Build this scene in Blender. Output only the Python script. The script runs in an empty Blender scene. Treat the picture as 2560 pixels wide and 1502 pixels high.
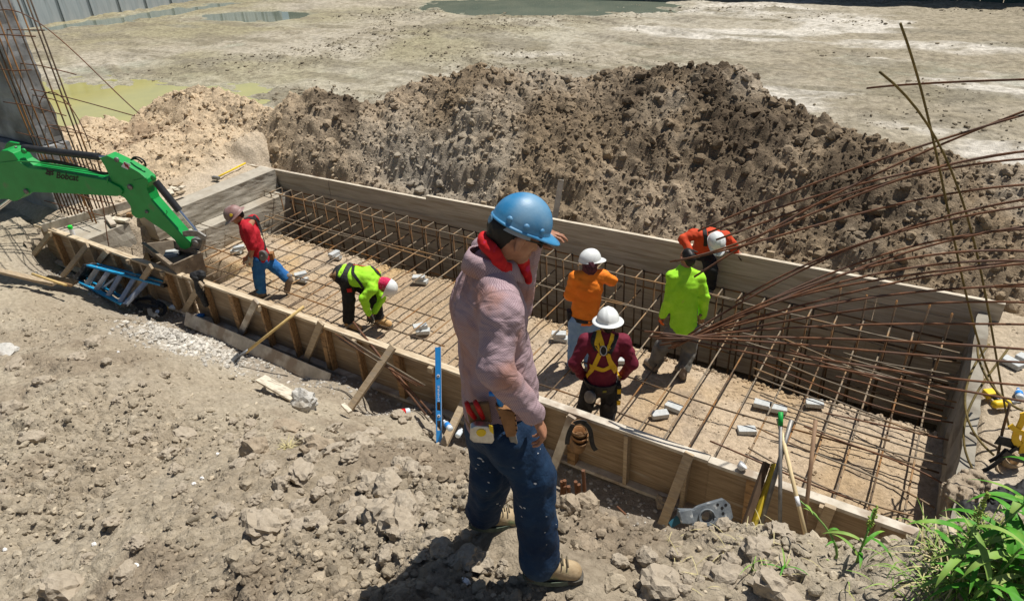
import bpy, bmesh, math, random
import numpy as np
from mathutils import Vector, Matrix
random.seed(7); RNG = np.random.default_rng(7)
scene = bpy.context.scene
COL = scene.collection
# ------------------------------------------------------------------ camera
CAM = np.array([0.0, 0.0, 5.45])
FW = np.array([-0.48184354, 0.7175998, -0.50286909])
RT = np.array([0.84475201, 0.53291384, -0.04895794])
UP = np.array([-0.23285369, 0.44838975, 0.86297497])
FPX, CX, CY = 1741.6, 1280.0, 751.0
cd = bpy.data.cameras.new('camera'); cam = bpy.data.objects.new('camera', cd); COL.objects.link(cam)
cd.sensor_width = 36.0; cd.sensor_fit = 'HORIZONTAL'; cd.lens = FPX / 2560 * 36
cd.clip_start = 0.05; cd.clip_end = 3000
cam.matrix_world = Matrix(((RT[0], UP[0], -FW[0], CAM[0]), (RT[1], UP[1], -FW[1], CAM[1]), (RT[2], UP[2], -FW[2], CAM[2]), (0, 0, 0, 1)))
scene.camera = cam
# ------------------------------------------------------------------ light
SUN_AZ = np.array([0.45, 0.893]); SUN_EL = math.radians(66)
S3 = np.array([SUN_AZ[0] * math.cos(SUN_EL), SUN_AZ[1] * math.cos(SUN_EL), math.sin(SUN_EL)])
w = bpy.data.worlds.new('World'); scene.world = w; w.use_nodes = True
nt = w.node_tree; nt.nodes.clear()
sky = nt.nodes.new('ShaderNodeTexSky'); sky.sky_type = 'NISHITA'; sky.sun_disc = False
sky.sun_elevation = SUN_EL; sky.sun_rotation = math.atan2(S3[0], S3[1])
bg = nt.nodes.new('ShaderNodeBackground'); bg.inputs[1].default_value = 0.055
wo = nt.nodes.new('ShaderNodeOutputWorld')
nt.links.new(sky.outputs[0], bg.inputs[0]); nt.links.new(bg.outputs[0], wo.inputs[0])
sl = bpy.data.lights.new('sun', 'SUN'); sl.energy = 5.0; sl.angle = math.radians(0.5); sl.color = (1.0, 0.96, 0.9)
so = bpy.data.objects.new('sun', sl); COL.objects.link(so)
so.rotation_euler = Vector(S3).to_track_quat('Z', 'Y').to_euler()
scene.view_settings.view_transform = 'Standard'; scene.view_settings.look = 'None'
scene.view_settings.exposure = 0.15; scene.view_settings.gamma = 1.0
try: scene.view_settings.use_curve_mapping = False
except Exception: pass
# ------------------------------------------------------------------ surveying: photo pixel -> place
def ray(x, y): return FW + RT * (x - CX) / FPX - UP * (y - CY) / FPX
def gp(x, y, Z):
    r = ray(x, y); return CAM + r * (Z - CAM[2]) / r[2]
def vp(x, y, v):
    r = ray(x, y); return CAM + r * v / r[1]
def upn(x, y, u):
    r = ray(x, y); return CAM + r * u / r[0]
def dp(x, y, d): return CAM + ray(x, y) * d
def pp(x, y, P0, n):
    r = ray(x, y); n = np.asarray(n, float); return CAM + r * ((np.asarray(P0) - CAM) @ n) / (r @ n)
NC = np.array([0.5574, -0.8302, 0.0])      # horizontal, towards the viewer
RH = np.array([0.8302, 0.5574, 0.0])       # horizontal, to the viewer's right
ZV = np.array([0, 0, 1.0])
def nrm(a):
    a = np.asarray(a, float); return a / (np.linalg.norm(a) + 1e-12)
# ------------------------------------------------------------------ materials
MATS = {}
def mat(name, c, c2=None, scale=8.0, rough=0.8, bump=0.0, bscale=60.0, metal=0.0, detail=6.0, contrast=(0.35, 0.65), stretch=None, spec=0.3, alpha=None, trans=0.0, attr=False, c3=None, scale3=2.0, bdist=0.01, con3=(0.5, 0.62), subsurf=0, coat=0):
    if name in MATS: return MATS[name]
    m = bpy.data.materials.new(name); m.use_nodes = True; MATS[name] = m
    nt = m.node_tree; b = nt.nodes['Principled BSDF']; L = nt.links.new
    b.inputs['Roughness'].default_value = rough; b.inputs['Metallic'].default_value = metal
    b.inputs['Specular IOR Level'].default_value = spec
    if trans: b.inputs['Transmission Weight'].default_value = trans
    if coat: b.inputs['Coat Weight'].default_value = coat; b.inputs['Coat Roughness'].default_value = 0.15
    geo = nt.nodes.new('ShaderNodeTexCoord'); src = geo.outputs['Object']
    if stretch:
        mp = nt.nodes.new('ShaderNodeMapping'); mp.inputs['Scale'].default_value = stretch
        L(src, mp.inputs[0]); src = mp.outputs[0]
    col = None
    if attr:
        a = nt.nodes.new('ShaderNodeAttribute'); a.attribute_name = 'Col'; col = a.outputs['Color']
    if c2 is not None:
        n = nt.nodes.new('ShaderNodeTexNoise'); n.inputs['Scale'].default_value = scale; n.inputs['Detail'].default_value = detail; n.inputs['Roughness'].default_value = 0.62
        L(src, n.inputs['Vector'])
        r = nt.nodes.new('ShaderNodeValToRGB'); r.color_ramp.elements[0].position = contrast[0]; r.color_ramp.elements[1].position = contrast[1]
        r.color_ramp.elements[0].color = (*c, 1); r.color_ramp.elements[1].color = (*c2, 1)
        L(n.outputs['Fac'], r.inputs[0]); out = r.outputs[0]
        if c3 is not None:
            n3 = nt.nodes.new('ShaderNodeTexNoise'); n3.inputs['Scale'].default_value = scale3; n3.inputs['Detail'].default_value = 5
            L(src, n3.inputs['Vector'])
            r3 = nt.nodes.new('ShaderNodeValToRGB'); r3.color_ramp.elements[0].position = con3[0]; r3.color_ramp.elements[1].position = con3[1]
            L(n3.outputs['Fac'], r3.inputs[0])
            mx = nt.nodes.new('ShaderNodeMix'); mx.data_type = 'RGBA'; L(r3.outputs[0], mx.inputs[0]); L(out, mx.inputs[6]); mx.inputs[7].default_value = (*c3, 1); out = mx.outputs[2]
        if col is not None:
            mu = nt.nodes.new('ShaderNodeMix'); mu.data_type = 'RGBA'; mu.blend_type = 'MULTIPLY'; mu.inputs[0].default_value = 1
            L(out, mu.inputs[6]); L(col, mu.inputs[7]); out = mu.outputs[2]
        L(out, b.inputs['Base Color'])
    elif col is not None: L(col, b.inputs['Base Color'])
    else: b.inputs['Base Color'].default_value = (*c, 1)
    if bump:
        n2 = nt.nodes.new('ShaderNodeTexNoise'); n2.inputs['Scale'].default_value = bscale; n2.inputs['Detail'].default_value = 8; n2.inputs['Roughness'].default_value = 0.65
        L(src, n2.inputs['Vector'])
        bp = nt.nodes.new('ShaderNodeBump'); bp.inputs['Strength'].default_value = bump; bp.inputs['Distance'].default_value = bdist
        L(n2.outputs['Fac'], bp.inputs['Height']); L(bp.outputs[0], b.inputs['Normal'])
    return m
def M(name): return MATS[name]
mat('soil', (.68, .655, .62), (1.16, 1.14, 1.12), 20, .95, 1.0, 34, attr=True, spec=.12, bdist=.03, contrast=(.3, .7))
mat('mud', (.62, .60, .57), (1.2, 1.18, 1.16), 5, .9, 1.0, 7, attr=True, spec=.2, bdist=.10, contrast=(.32, .66), detail=10)
mat('clod', (.78, .76, .73), (1.15, 1.13, 1.1), 14, .95, .9, 40, attr=True, spec=.1, bdist=.02)
mat('plywood', (.21, .145, .085), (.40, .30, .19), 3, .75, .25, 30, stretch=(1, 6, 14), c3=(.42, .36, .28), scale3=1.6, con3=(.58, .72), contrast=(.3, .7))
mat('plywood_grey', (.36, .31, .235), (.56, .50, .40), 2.5, .8, .25, 25, stretch=(1, 6, 16), c3=(.36, .30, .22), scale3=.9, contrast=(.3, .7))
mat('lumber', (.30, .215, .125), (.50, .40, .27), 4, .75, .2, 40, stretch=(2, 14, 14), c3=(.34, .27, .19), scale3=3, contrast=(.3, .7))
mat('lumber_orange', (.27, .15, .065), (.46, .29, .14), 4, .7, .2, 40, stretch=(2, 14, 5), c3=(.2, .12, .06), scale3=5, contrast=(.3, .7))
mat('lumber_pale', (.56, .49, .37), (.72, .65, .52), 5, .75, .2, 40, stretch=(2, 12, 12), c3=(.38, .32, .24), scale3=4, contrast=(.3, .7))
mat('lumber_dirty', (.42, .37, .29), (.62, .56, .46), 6, .8, .3, 40, c3=(.34, .27, .20), scale3=4)
mat('lumber_top', (.46, .36, .23), (.64, .54, .39), 5, .8, .3, 40, stretch=(1, 8, 8), c3=(.40, .30, .19), scale3=3)
mat('rebar', (.055, .042, .032), (.15, .095, .05), 7, .7, .6, 220, c3=(.26, .125, .04), scale3=1.8, bdist=.004, con3=(.5, .6))
mat('rebar_pale', (.14, .11, .08), (.27, .22, .155), 6, .65, .6, 220, c3=(.31, .18, .08), scale3=1.2, bdist=.004, con3=(.5, .62))
mat('rebar_rust', (.10, .045, .024), (.21, .095, .045), 12, .8, .6, 200, c3=(.14, .08, .055), scale3=4, bdist=.004)
mat('rebar_olive', (.10, .075, .022), (.20, .145, .045), 12, .7, .6, 200, bdist=.004)
mat('concrete', (.33, .295, .235), (.46, .42, .345), 5, .88, .6, 30, c3=(.33, .28, .21), scale3=1.4, contrast=(.3, .7))
mat('concrete_dark', (.22, .20, .16), (.34, .31, .25), 5, .9, .7, 30, c3=(.17, .145, .11), scale3=3, contrast=(.3, .7))
mat('concrete_wall', (.22, .225, .225), (.33, .335, .335), 3, .85, .4, 20, c3=(.17, .165, .155), scale3=1.2)
mat('block', (.42, .44, .43), (.56, .57, .55), 25, .85, .4, 90)
mat('rock', (.29, .23, .16), (.43, .35, .25), 12, .95, .9, 40, c3=(.34, .27, .19), scale3=9, bdist=.02)
# ------------------------------------------------------------------ mesh building
class MB:
    def __init__(s): s.v = []; s.f = []; s.m = []
    def add(s, vs, fs, mi=0):
        o = len(s.v); s.v.extend([tuple(map(float, p)) for p in vs]); s.f.extend([tuple(i + o for i in f) for f in fs]); s.m.extend([mi] * len(fs)); return s
    def box(s, c, ax, ay, az, mi=0):   # half-extent vectors
        c, ax, ay, az = [np.asarray(t, float) for t in (c, ax, ay, az)]
        vs = [c + i * ax + j * ay + k * az for k in (-1, 1) for j in (-1, 1) for i in (-1, 1)]
        fs = [(0, 2, 3, 1), (4, 5, 7, 6), (0, 1, 5, 4), (2, 6, 7, 3), (0, 4, 6, 2), (1, 3, 7, 5)]
        if np.dot(np.cross(ax, ay), az) < 0: fs = [f[::-1] for f in fs]
        return s.add(vs, fs, mi)
    def beam(s, a, b, w, h, up=ZV, mi=0):
        a, b = np.asarray(a, float), np.asarray(b, float); d = nrm(b - a); sd = nrm(np.cross(d, up)); u2 = np.cross(sd, d)
        return s.box((a + b) / 2, (b - a) / 2, sd * w / 2, u2 * h / 2, mi)
    def tube(s, pts, r, n=6, mi=0, cap=True):
        pts = [np.asarray(p, float) for p in pts]; k = len(pts); rr = r if hasattr(r, '__len__') else [r] * k
        up = np.array([0.31, 0.17, 0.93]); rings = []; prev = None
        for i, p in enumerate(pts):
            t = nrm(pts[min(i + 1, k - 1)] - pts[max(i - 1, 0)])
            if prev is None:
                a = up if abs(up @ t) < .9 else np.array([1., 0, 0]); a = nrm(a - t * (a @ t))
            else: a = nrm(prev - t * (prev @ t))
            prev = a; b = np.cross(t, a)
            rings.append([p + rr[i] * (math.cos(q) * a + math.sin(q) * b) for q in [2 * math.pi * j / n for j in range(n)]])
        vs = [p for rg in rings for p in rg]; fs = []
        for i in range(k - 1):
            for j in range(n):
                j2 = (j + 1) % n; fs.append((i * n + j, i * n + j2, (i + 1) * n + j2, (i + 1) * n + j))
        if cap: fs.append(tuple(range(n))[::-1]); fs.append(tuple((k - 1) * n + j for j in range(n)))
        return s.add(vs, fs, mi)
    def prism(s, poly, ext, mi=0):    # closed 3-D polygon extruded by a vector
        poly = [np.asarray(p, float) for p in poly]; ext = np.asarray(ext, float); n = len(poly)
        nv = sum((np.cross(poly[i] - poly[0], poly[(i + 1) % n] - poly[0]) for i in range(n)), np.zeros(3))
        if nv @ ext > 0: poly = poly[::-1]
        vs = poly + [p + ext for p in poly]
        fs = [tuple(range(n)), tuple(range(2 * n - 1, n - 1, -1))]
        for i in range(n):
            j = (i + 1) % n; fs.append((j, i, i + n, j + n))
        return s.add(vs, fs, mi)
    def lathe(s, prof, o, axis, n=16, mi=0):
        axis = nrm(axis); a = nrm(np.cross(axis, [0.3, 0.9, 0.1])); b = np.cross(axis, a); o = np.asarray(o, float)
        vs = []; k = len(prof)
        for r, h in prof:
            for j in range(n):
                q = 2 * math.pi * j / n; vs.append(o + axis * h + r * (math.cos(q) * a + math.sin(q) * b))
        fs = []
        for i in range(k - 1):
            for j in range(n):
                j2 = (j + 1) % n; fs.append((i * n + j, i * n + j2, (i + 1) * n + j2, (i + 1) * n + j))
        fs.append(tuple(range(n))[::-1]); fs.append(tuple((k - 1) * n + j for j in range(n)))
        return s.add(vs, fs, mi)
    def ribbon(s, pts, nors, w, th=.003, mi=0):   # flat strap following points with surface normals
        pts = [np.asarray(p, float) for p in pts]; k = len(pts); vs = []
        for i, p in enumerate(pts):
            t = nrm(pts[min(i + 1, k - 1)] - pts[max(i - 1, 0)]); nn = nrm(nors[i] if len(nors) > 1 else nors[0]); sd = nrm(np.cross(t, nn))
            vs += [p - sd * w / 2, p + sd * w / 2, p + sd * w / 2 + nn * th, p - sd * w / 2 + nn * th]
        fs = []
        for i in range(k - 1):
            for j in range(4):
                j2 = (j + 1) % 4; fs.append((i * 4 + j, i * 4 + j2, (i + 1) * 4 + j2, (i + 1) * 4 + j))
        fs += [(3, 2, 1, 0), tuple((k - 1) * 4 + j for j in range(4))]
        return s.add(vs, fs, mi)
def setprops(o, label=None, cat=None, group=None, kind=None):
    if label: o['label'] = label
    if cat: o['category'] = cat
    if group: o['group'] = group
    if kind: o['kind'] = kind
    return o
def mesh_from(name, v, f, mats, mi=None, smooth=False, col=None):
    me = bpy.data.meshes.new(name); v = np.asarray(v, np.float64)
    if isinstance(f, np.ndarray):
        k = f.shape[1]; n = len(f)
        me.vertices.add(len(v)); me.vertices.foreach_set('co', v.astype(np.float32).ravel())
        me.loops.add(n * k); me.loops.foreach_set('vertex_index', f.astype(np.int32).ravel())
        me.polygons.add(n); me.polygons.foreach_set('loop_start', np.arange(0, n * k, k, dtype=np.int32))
        me.update(calc_edges=True)
    else: me.from_pydata([tuple(p) for p in v], [], f)
    for m in (mats if isinstance(mats, (list, tuple)) else [mats]): me.materials.append(m if not isinstance(m, str) else M(m))
    if mi is not None: me.polygons.foreach_set('material_index', np.asarray(mi, np.int32))
    me.polygons.foreach_set('use_smooth', [bool(smooth)] * len(me.polygons))
    if col is not None:
        a = me.color_attributes.new('Col', 'FLOAT_COLOR', 'POINT')
        a.data.foreach_set('color', np.concatenate([col, np.ones((len(col), 1))], 1).astype(np.float32).ravel())
    me.update(); return me
def thing(name, label, cat, loc=(0, 0, 0), group=None):
    o = bpy.data.objects.new(name, None); COL.objects.link(o); o.location = tuple(map(float, loc)); o.empty_display_size = .1
    return setprops(o, label, cat, group)
def wloc(o):
    l = np.array(o.location[:])
    while o.parent is not None: o = o.parent; l = l + np.array(o.location[:])
    return l
def put(name, mesh, parent=None, loc=(0, 0, 0)):
    o = bpy.data.objects.new(name, mesh); COL.objects.link(o); o.location = tuple(map(float, loc))
    if parent is not None: o.parent = parent
    return o
def obj(name, mb, m, parent=None, smooth=False, org=None, bevel=0, col=None):
    v = np.array(mb.v)
    if parent is not None: org = wloc(parent); loc = (0, 0, 0)
    else:
        if org is None: org = np.array([(v[:, 0].min() + v[:, 0].max()) / 2, (v[:, 1].min() + v[:, 1].max()) / 2, v[:, 2].min()])
        loc = org
    me = mesh_from(name, v - np.asarray(org), mb.f, m, mb.m, smooth, col)
    o = put(name, me, parent, loc)
    if bevel:
        bv = o.modifiers.new('bevel', 'BEVEL'); bv.width = bevel; bv.segments = 2; bv.limit_method = 'ANGLE'
    return o
# ------------------------------------------------------------------ noise
def _hash(i, j, s):
    n = (i * 374761393 + j * 668265263 + s * 2147483647 % 1000003 * 69069) & 0xffffffff
    n = ((n ^ (n >> 13)) * 1274126177) & 0xffffffff
    return ((n ^ (n >> 16)) & 0xffffff) / float(0xffffff)
def vnoise(x, y, s=0):
    x = np.asarray(x, float); y = np.asarray(y, float)
    i = np.floor(x).astype(np.int64); j = np.floor(y).astype(np.int64); fx = x - i; fy = y - j
    fx = fx * fx * fx * (fx * (fx * 6 - 15) + 10); fy = fy * fy * fy * (fy * (fy * 6 - 15) + 10)
    a = _hash(i, j, s); b = _hash(i + 1, j, s); c = _hash(i, j + 1, s); d = _hash(i + 1, j + 1, s)
    return (a + (b - a) * fx) * (1 - fy) + (c + (d - c) * fx) * fy - .5
def fbm(x, y, sc, oct=5, s=0, gain=.5):
    r = 0; a = 1; t = 0
    for k in range(oct):
        r = r + a * vnoise(x * sc + 17.3 * k, y * sc - 9.1 * k, s + k); t += a; a *= gain; sc *= 2.03
    return r / t * 2
def worley(x, y, s=0):      # distance to the nearest feature point (cells of size 1) and its hash
    i = np.floor(x).astype(np.int64); j = np.floor(y).astype(np.int64); best = np.full(np.shape(x), 9.); hid = np.zeros(np.shape(x))
    for di in (-1, 0, 1):
        for dj in (-1, 0, 1):
            a = i + di; b = j + dj; px = a + _hash(a, b, s); py = b + _hash(a, b, s + 5); d = np.hypot(x - px, y - py)
            k = d < best; best = np.where(k, d, best); hid = np.where(k, _hash(a, b, s + 9), hid)
    return best, hid
def clumps(x, y, size, s=0):   # rounded lumps of about this size, 0..1
    wx = x + size * .35 * fbm(x, y, 1.6 / size, 2, s + 3); wy = y + size * .35 * fbm(x, y, 1.6 / size, 2, s + 4)
    d, h = worley(wx / size, wy / size, s); return np.sqrt(np.clip(1 - (d / .62) ** 2, 0, 1)) * (.25 + .75 * h)
def billow(x, y, sc, oct=4, s=0, gain=.55):   # rounded lumps with sharp creases between them, about 0..1
    r = 0; a = 1; t = 0; wx = x + .25 / sc * fbm(x, y, sc * .8, 2, s + 50); wy = y + .25 / sc * fbm(x, y, sc * .8, 2, s + 51)
    for k in range(oct):
        r = r + a * np.abs(vnoise(wx * sc + 31.7 * k, wy * sc + 11.9 * k, s + k)) * 2; t += a; a *= gain; sc *= 1.97
    return r / t
def sstep(a, b, x):
    t = np.clip((x - a) / (b - a), 0, 1); return t * t * (3 - 2 * t)
def tps(P, Z, lam=1e-3):
    P = np.asarray(P, float); n = len(P); d = np.hypot(P[:, None, 0] - P[None, :, 0], P[:, None, 1] - P[None, :, 1])
    K = np.where(d > 0, d * d * np.log(d + 1e-9), 0) + lam * np.eye(n); Q = np.c_[np.ones(n), P]
    A = np.block([[K, Q], [Q.T, np.zeros((3, 3))]]); c = np.linalg.solve(A, np.r_[Z, 0, 0, 0])
    def f(x, y):
        x = np.asarray(x, float); y = np.asarray(y, float); r = c[n] + c[n + 1] * x + c[n + 2] * y
        for k in range(n):
            d2 = (x - P[k, 0]) ** 2 + (y - P[k, 1]) ** 2; r = r + c[k] * .5 * d2 * np.log(d2 + 1e-18)
        return r
    return f
def heightfield(name, us, vs, Z, colr, m='soil'):
    U, V = np.meshgrid(us, vs, indexing='ij'); Zz = Z(U, V); C = colr(U, V, Zz)
    nu, nv = U.shape; v = np.c_[U.ravel(), V.ravel(), Zz.ravel()]
    idx = np.arange(nu * nv).reshape(nu, nv)
    f = np.stack([idx[:-1, :-1], idx[1:, :-1], idx[1:, 1:], idx[:-1, 1:]], -1).reshape(-1, 4)
    o = put(name, mesh_from(name, v, f, M(m), smooth=True, col=C.reshape(-1, 3)))
    o['kind'] = 'structure'; return o
def lerpc(a, b, t): return np.asarray(a) + (np.asarray(b) - np.asarray(a)) * np.asarray(t)[..., None]
# ================================================================== SETTING
TAN = (.37, .315, .235); BEIGE = (.455, .40, .305); GREY = (.40, .36, .29); DARK = (.105, .08, .055); ORANGE = (.45, .31, .165); PALE = (.60, .57, .50); GREEN = (.37, .36, .20)
bank_px = [(0, 1502, 2.0), (500, 1502, 2.45), (1000, 1502, 2.75), (1500, 1502, 2.8), (2000, 1502, 2.75), (2560, 1502, 2.8), (1400, 1445, 2.79), (1240, 1290, 2.75), (1330, 1370, 2.77), (0, 1250, 1.75), (400, 1250, 2.05), (800, 1250, 2.3), (1050, 1300, 2.55), (0, 1000, 1.35), (300, 1000, 1.5), (600, 1080, 1.6), (850, 1100, 1.75), (1100, 1180, 2.2), (0, 850, 1.05), (250, 850, 1.1), (440, 920, 1.15), (0, 712, .70), (180, 742, .55), (330, 808, .66), (500, 955, .95), (650, 950, .5), (760, 1010, .8), (900, 1000, .35), (1040, 1030, .5), (1000, 1090, 1.0), (1100, 1110, 1.0), (1180, 1130, 1.6), (1450, 1255, 2.1), (1550, 1290, 2.35), (1680, 1320, 2.5), (1850, 1325, 2.6), (2000, 1330, 2.65), (2080, 1395, 2.7), (2200, 1350, 2.75), (2330, 1330, 2.8), (2560, 1300, 2.85)]
BP = [gp(*p) for p in bank_px]
BP += [np.array([-14.3, 4.9, .84]), np.array([-13.5, 4.95, .78]), np.array([-13.4, 4.5, .72]), np.array([-12.8, 4.4, .45])] + [np.array([u, 4.95, .22]) for u in np.arange(-12.8, 4, 1.2)] + [np.array([u, 4.45, .25]) for u in np.arange(-10, 4, 1.2)]
BP += [np.array([u, 3.75, .35]) for u in np.arange(-2.0, 4, .8)] + [np.array([u, 3.35, .8]) for u in np.arange(-1.2, 4, .8)]
BP += [np.array([u, -1.5, 3.6 - .15 * abs(u)]) for u in np.arange(-14, 6, 3)] + [np.array([-14, 3.2, .9]), np.array([-14, 1, 1.2]), np.array([3, 2, 3.0])]
BP = np.array(BP); BANK0 = tps(BP[:, :2], BP[:, 2], 2e-3)
def bank_z(u, v):
    z = BANK0(u, v)
    rough = np.clip((z - .35) / .5, .12, 1)
    z = z + rough * (.15 * fbm(u, v, .9, 5, 11) + .035 * fbm(u, v, 4, 4, 12))
    act = sstep(-.15, .35, fbm(u, v, .55, 3, 31)) * .8 + .2
    near_man = np.clip(1.1 * np.exp(-(((u + 1.0) / .26) ** 2 + ((v - 1.86) / .16) ** 2) * 1.2), 0, 1) + np.clip(1.1 * np.exp(-(((u + 1.45) / .24) ** 2 + ((v - 2.0) / .16) ** 2) * 1.2), 0, 1); near_man = np.clip(near_man, 0, 1); zb = BANK0(u, v)
    z = z + rough * (1 - .8 * near_man) * (.20 * act ** 1.5 * (billow(u, v, 2.3, 5, 41, .66) - .35) + .10 * (.35 + .65 * act) * (billow(u, v, 7, 4, 42, .7) - .3) + .045 * (billow(u, v, 15, 3, 43, .7) - .3)) - .03 * rough
    z = z * (1 - near_man) + (zb + .01 * fbm(u, v, 8, 3, 46)) * near_man
    g = np.exp(-(((u + 7.9) / .8) ** 2 + ((v - 4.0) / .33) ** 2) * 1.2)
    z = z + .16 * g + g * .05 * clumps(u, v, .1, 45)
    return z
def bank_c(u, v, z):
    n = fbm(u, v, .5, 5, 21); k = fbm(u, v, 2.3, 4, 22)
    c = lerpc(TAN, BEIGE, sstep(-.35, .35, n)); c = lerpc(c, GREY, sstep(.05, .5, k) * .3)
    c = lerpc(c, (.245, .195, .14), sstep(.05, .42, fbm(u, v, 1.1, 5, 23)) * .65)
    g = np.exp(-(((u + 7.9) / .9) ** 2 + ((v - 4.1) / .4) ** 2) * 1.2); c = lerpc(c, (.62, .60, .55), np.clip(g * 1.4 * (.6 + fbm(u, v, 3, 3, 24)), 0, 1))
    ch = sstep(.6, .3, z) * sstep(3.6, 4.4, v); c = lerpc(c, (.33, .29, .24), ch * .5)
    return c
heightfield('dirt_bank', np.r_[np.arange(-14.5, -9, .04), np.arange(-9, -5, .022), np.arange(-5, 1.6, .0145), np.arange(1.6, 5, .06)], np.r_[np.arange(-1.5, .4, .1), np.arange(.4, 3.2, .018), np.arange(3.2, 4.98, .022)], bank_z, bank_c)
def gz(u, v): return float(bank_z(np.array([u]), np.array([v]))[0])
# ---- pit floor with the deep trench along the far form
def ledge(u): return 7.56 + .05 * fbm(u, u * 0, 1.1, 4, 51) + .28 * sstep(-4.5, -6.5, u) + .12 * np.exp(-((u + 6.3) / .5) ** 2)
def pit_z(u, v):
    e = ledge(u); t = sstep(-.04, .10, v - e)
    z = .04 * fbm(u, v, .8, 4, 52) + .03 * (billow(u, v, 5, 4, 53, .68) - .3) + .014 * fbm(u, v, 9, 3, 54)
    z = z - .03 * sstep(-.25, 0, v - e)
    z = z - (.95 + z) * t
    hole = sstep(-9.9, -10.3, u) * sstep(6.6, 6.2, v) * sstep(4.9, 5.2, v); z = z - .55 * hole
    return z
def pit_c(u, v, z):
    c = lerpc((.44, .335, .22), (.54, .44, .32), sstep(-.4, .4, fbm(u, v, .8, 5, 55)))
    c = lerpc(c, (.56, .39, .19), sstep(.0, .45, fbm(u, v, .9, 4, 56)) * .65 * (.35 + .65 * sstep(-5, -7.5, u)))
    c = lerpc(c, (.33, .27, .21), sstep(.15, .5, fbm(u, v, 2.6, 4, 57)) * .5)
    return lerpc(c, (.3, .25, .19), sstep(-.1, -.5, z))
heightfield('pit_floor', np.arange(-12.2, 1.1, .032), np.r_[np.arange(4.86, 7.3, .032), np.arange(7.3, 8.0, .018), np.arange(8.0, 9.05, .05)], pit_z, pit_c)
# ---- spoil mound behind the far form
CRX = [(230, 330, 9.3, 1), (330, 278, 10.2, 1), (430, 238, 10.8, 1), (540, 226, 11.0, 1), (635, 250, 10.6, 1), (690, 252, 10.4, 1), (830, 246, 10.6, 1), (900, 268, 10.5, 1), (940, 268, 10.8, 1), (1010, 236, 11.1, 1), (1100, 205, 11.4, 1), (1200, 190, 11.7, 1), (1300, 194, 11.9, 1), (1400, 182, 12.1, 1), (1500, 166, 12.3, 1), (1600, 160, 12.5, 1), (1700, 168, 12.5, 1), (1800, 168, 12.5, 1), (1900, 200, 12.3, 1), (2000, 272, 11.9, 1), (2060, 285, 11.6, 1), (2150, 352, 11.3, 1), (2300, 362, 11.4, 1), (2430, 372, 11.6, 1), (2560, 395, 11.6, 1), (2800, 430, 11.6, 1)]
CR = np.array([vp(x, y, v) for x, y, v, _ in CRX])
def mound_base(u, v):
    # follow the line of sight fan so that every crest point keeps its own depth
    k = u / np.maximum(v, 1); ck = CR[:, 0] / CR[:, 1]; o = np.argsort(ck)
    cv = np.interp(k, ck[o], CR[o, 1]); cz = np.interp(k, ck[o], CR[o, 2])
    toe = 9.15; tz = .42 + .25 * sstep(-7, -12, u)
    t = np.clip((v - toe) / (cv - toe), 0, 1)
    z = tz + (cz - tz) * (1 - (1 - t) ** 1.35)
    back = np.clip(v - cv, 0, None); z = z - .75 * back - .12 * back ** 2 * (back < 3)
    return np.maximum(z, .2), t, cv
def mound_z(u, v):
    z, t, cv = mound_base(u, v); on = sstep(0, .12, t) * sstep(2.5, .8, v - cv)
    big = sstep(-13, -8, u)
    z = z + on * (.40 * fbm(u, v, .5, 4, 61) + .10 * fbm(u, v, 1.7, 4, 62))
    # a dug pocket with a smooth grey cut behind the form
    z = z + on * (.75 + .25 * big) * (.36 * (billow(u, v, 1.5, 5, 63, .62) - .33) + .17 * (billow(u, v, 4.6, 4, 64, .68) - .3) + .04 * (billow(u, v, 12, 2, 65) - .3))
    z = z - .3 * np.exp(-(((u + 8.6) / .9) ** 2 + ((v - 9.6) / .35) ** 2))
    h = np.exp(-(((u + 13.3) / .5) ** 2 + ((v - 10.8) / .5) ** 2)); z = z - .35 * h
    return z
def mound_c(u, v, z):
    _, t, cv = mound_base(u, v); n = fbm(u, v, .5, 5, 71); q = fbm(u, v, 1.6, 4, 72)
    c = lerpc((.29, .225, .15), (.39, .315, .225), sstep(-.3, .3, n))
    k1 = np.exp(-(((u + 4.0) / 2.6) ** 2 + ((v - 12.0) / 1.5) ** 2)); k2 = np.exp(-(((u + 11.3) / .9) ** 2 + ((v - 10.5) / .6) ** 2))
    k3 = np.exp(-(((u + 1.2) / 1.6) ** 2 + ((v - 10.4) / .8) ** 2)); damp = np.clip((k1 * 1.3 + k2 * 1.4 + .7 * k3) * (.75 + 1.3 * q), 0, 1); c = lerpc(c, DARK, damp * .85)
    c = lerpc(c, (.46, .405, .32), sstep(.0, .45, fbm(u, v, .7, 4, 73)) * .7 * (1 - damp) * sstep(-11, -9, u))
    lf = sstep(-11.6, -12.8, u + .5 * q); c = lerpc(c, (.60, .48, .33), lf * .85)
    c = lerpc(c, (.23, .17, .11), lf * sstep(.55, .15, t) * .5)
    g = np.exp(-(((u + 8.4) / 1.0) ** 2 + ((v - 9.75) / .5) ** 2)); c = lerpc(c, (.36, .325, .27), np.clip(.8 * g, 0, 1))
    return c
heightfield('soil_mound', np.arange(-19.5, 5.5, .033), np.r_[np.arange(8.86, 12.8, .029), np.arange(12.8, 15.5, .1)], mound_z, mound_c)
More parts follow.
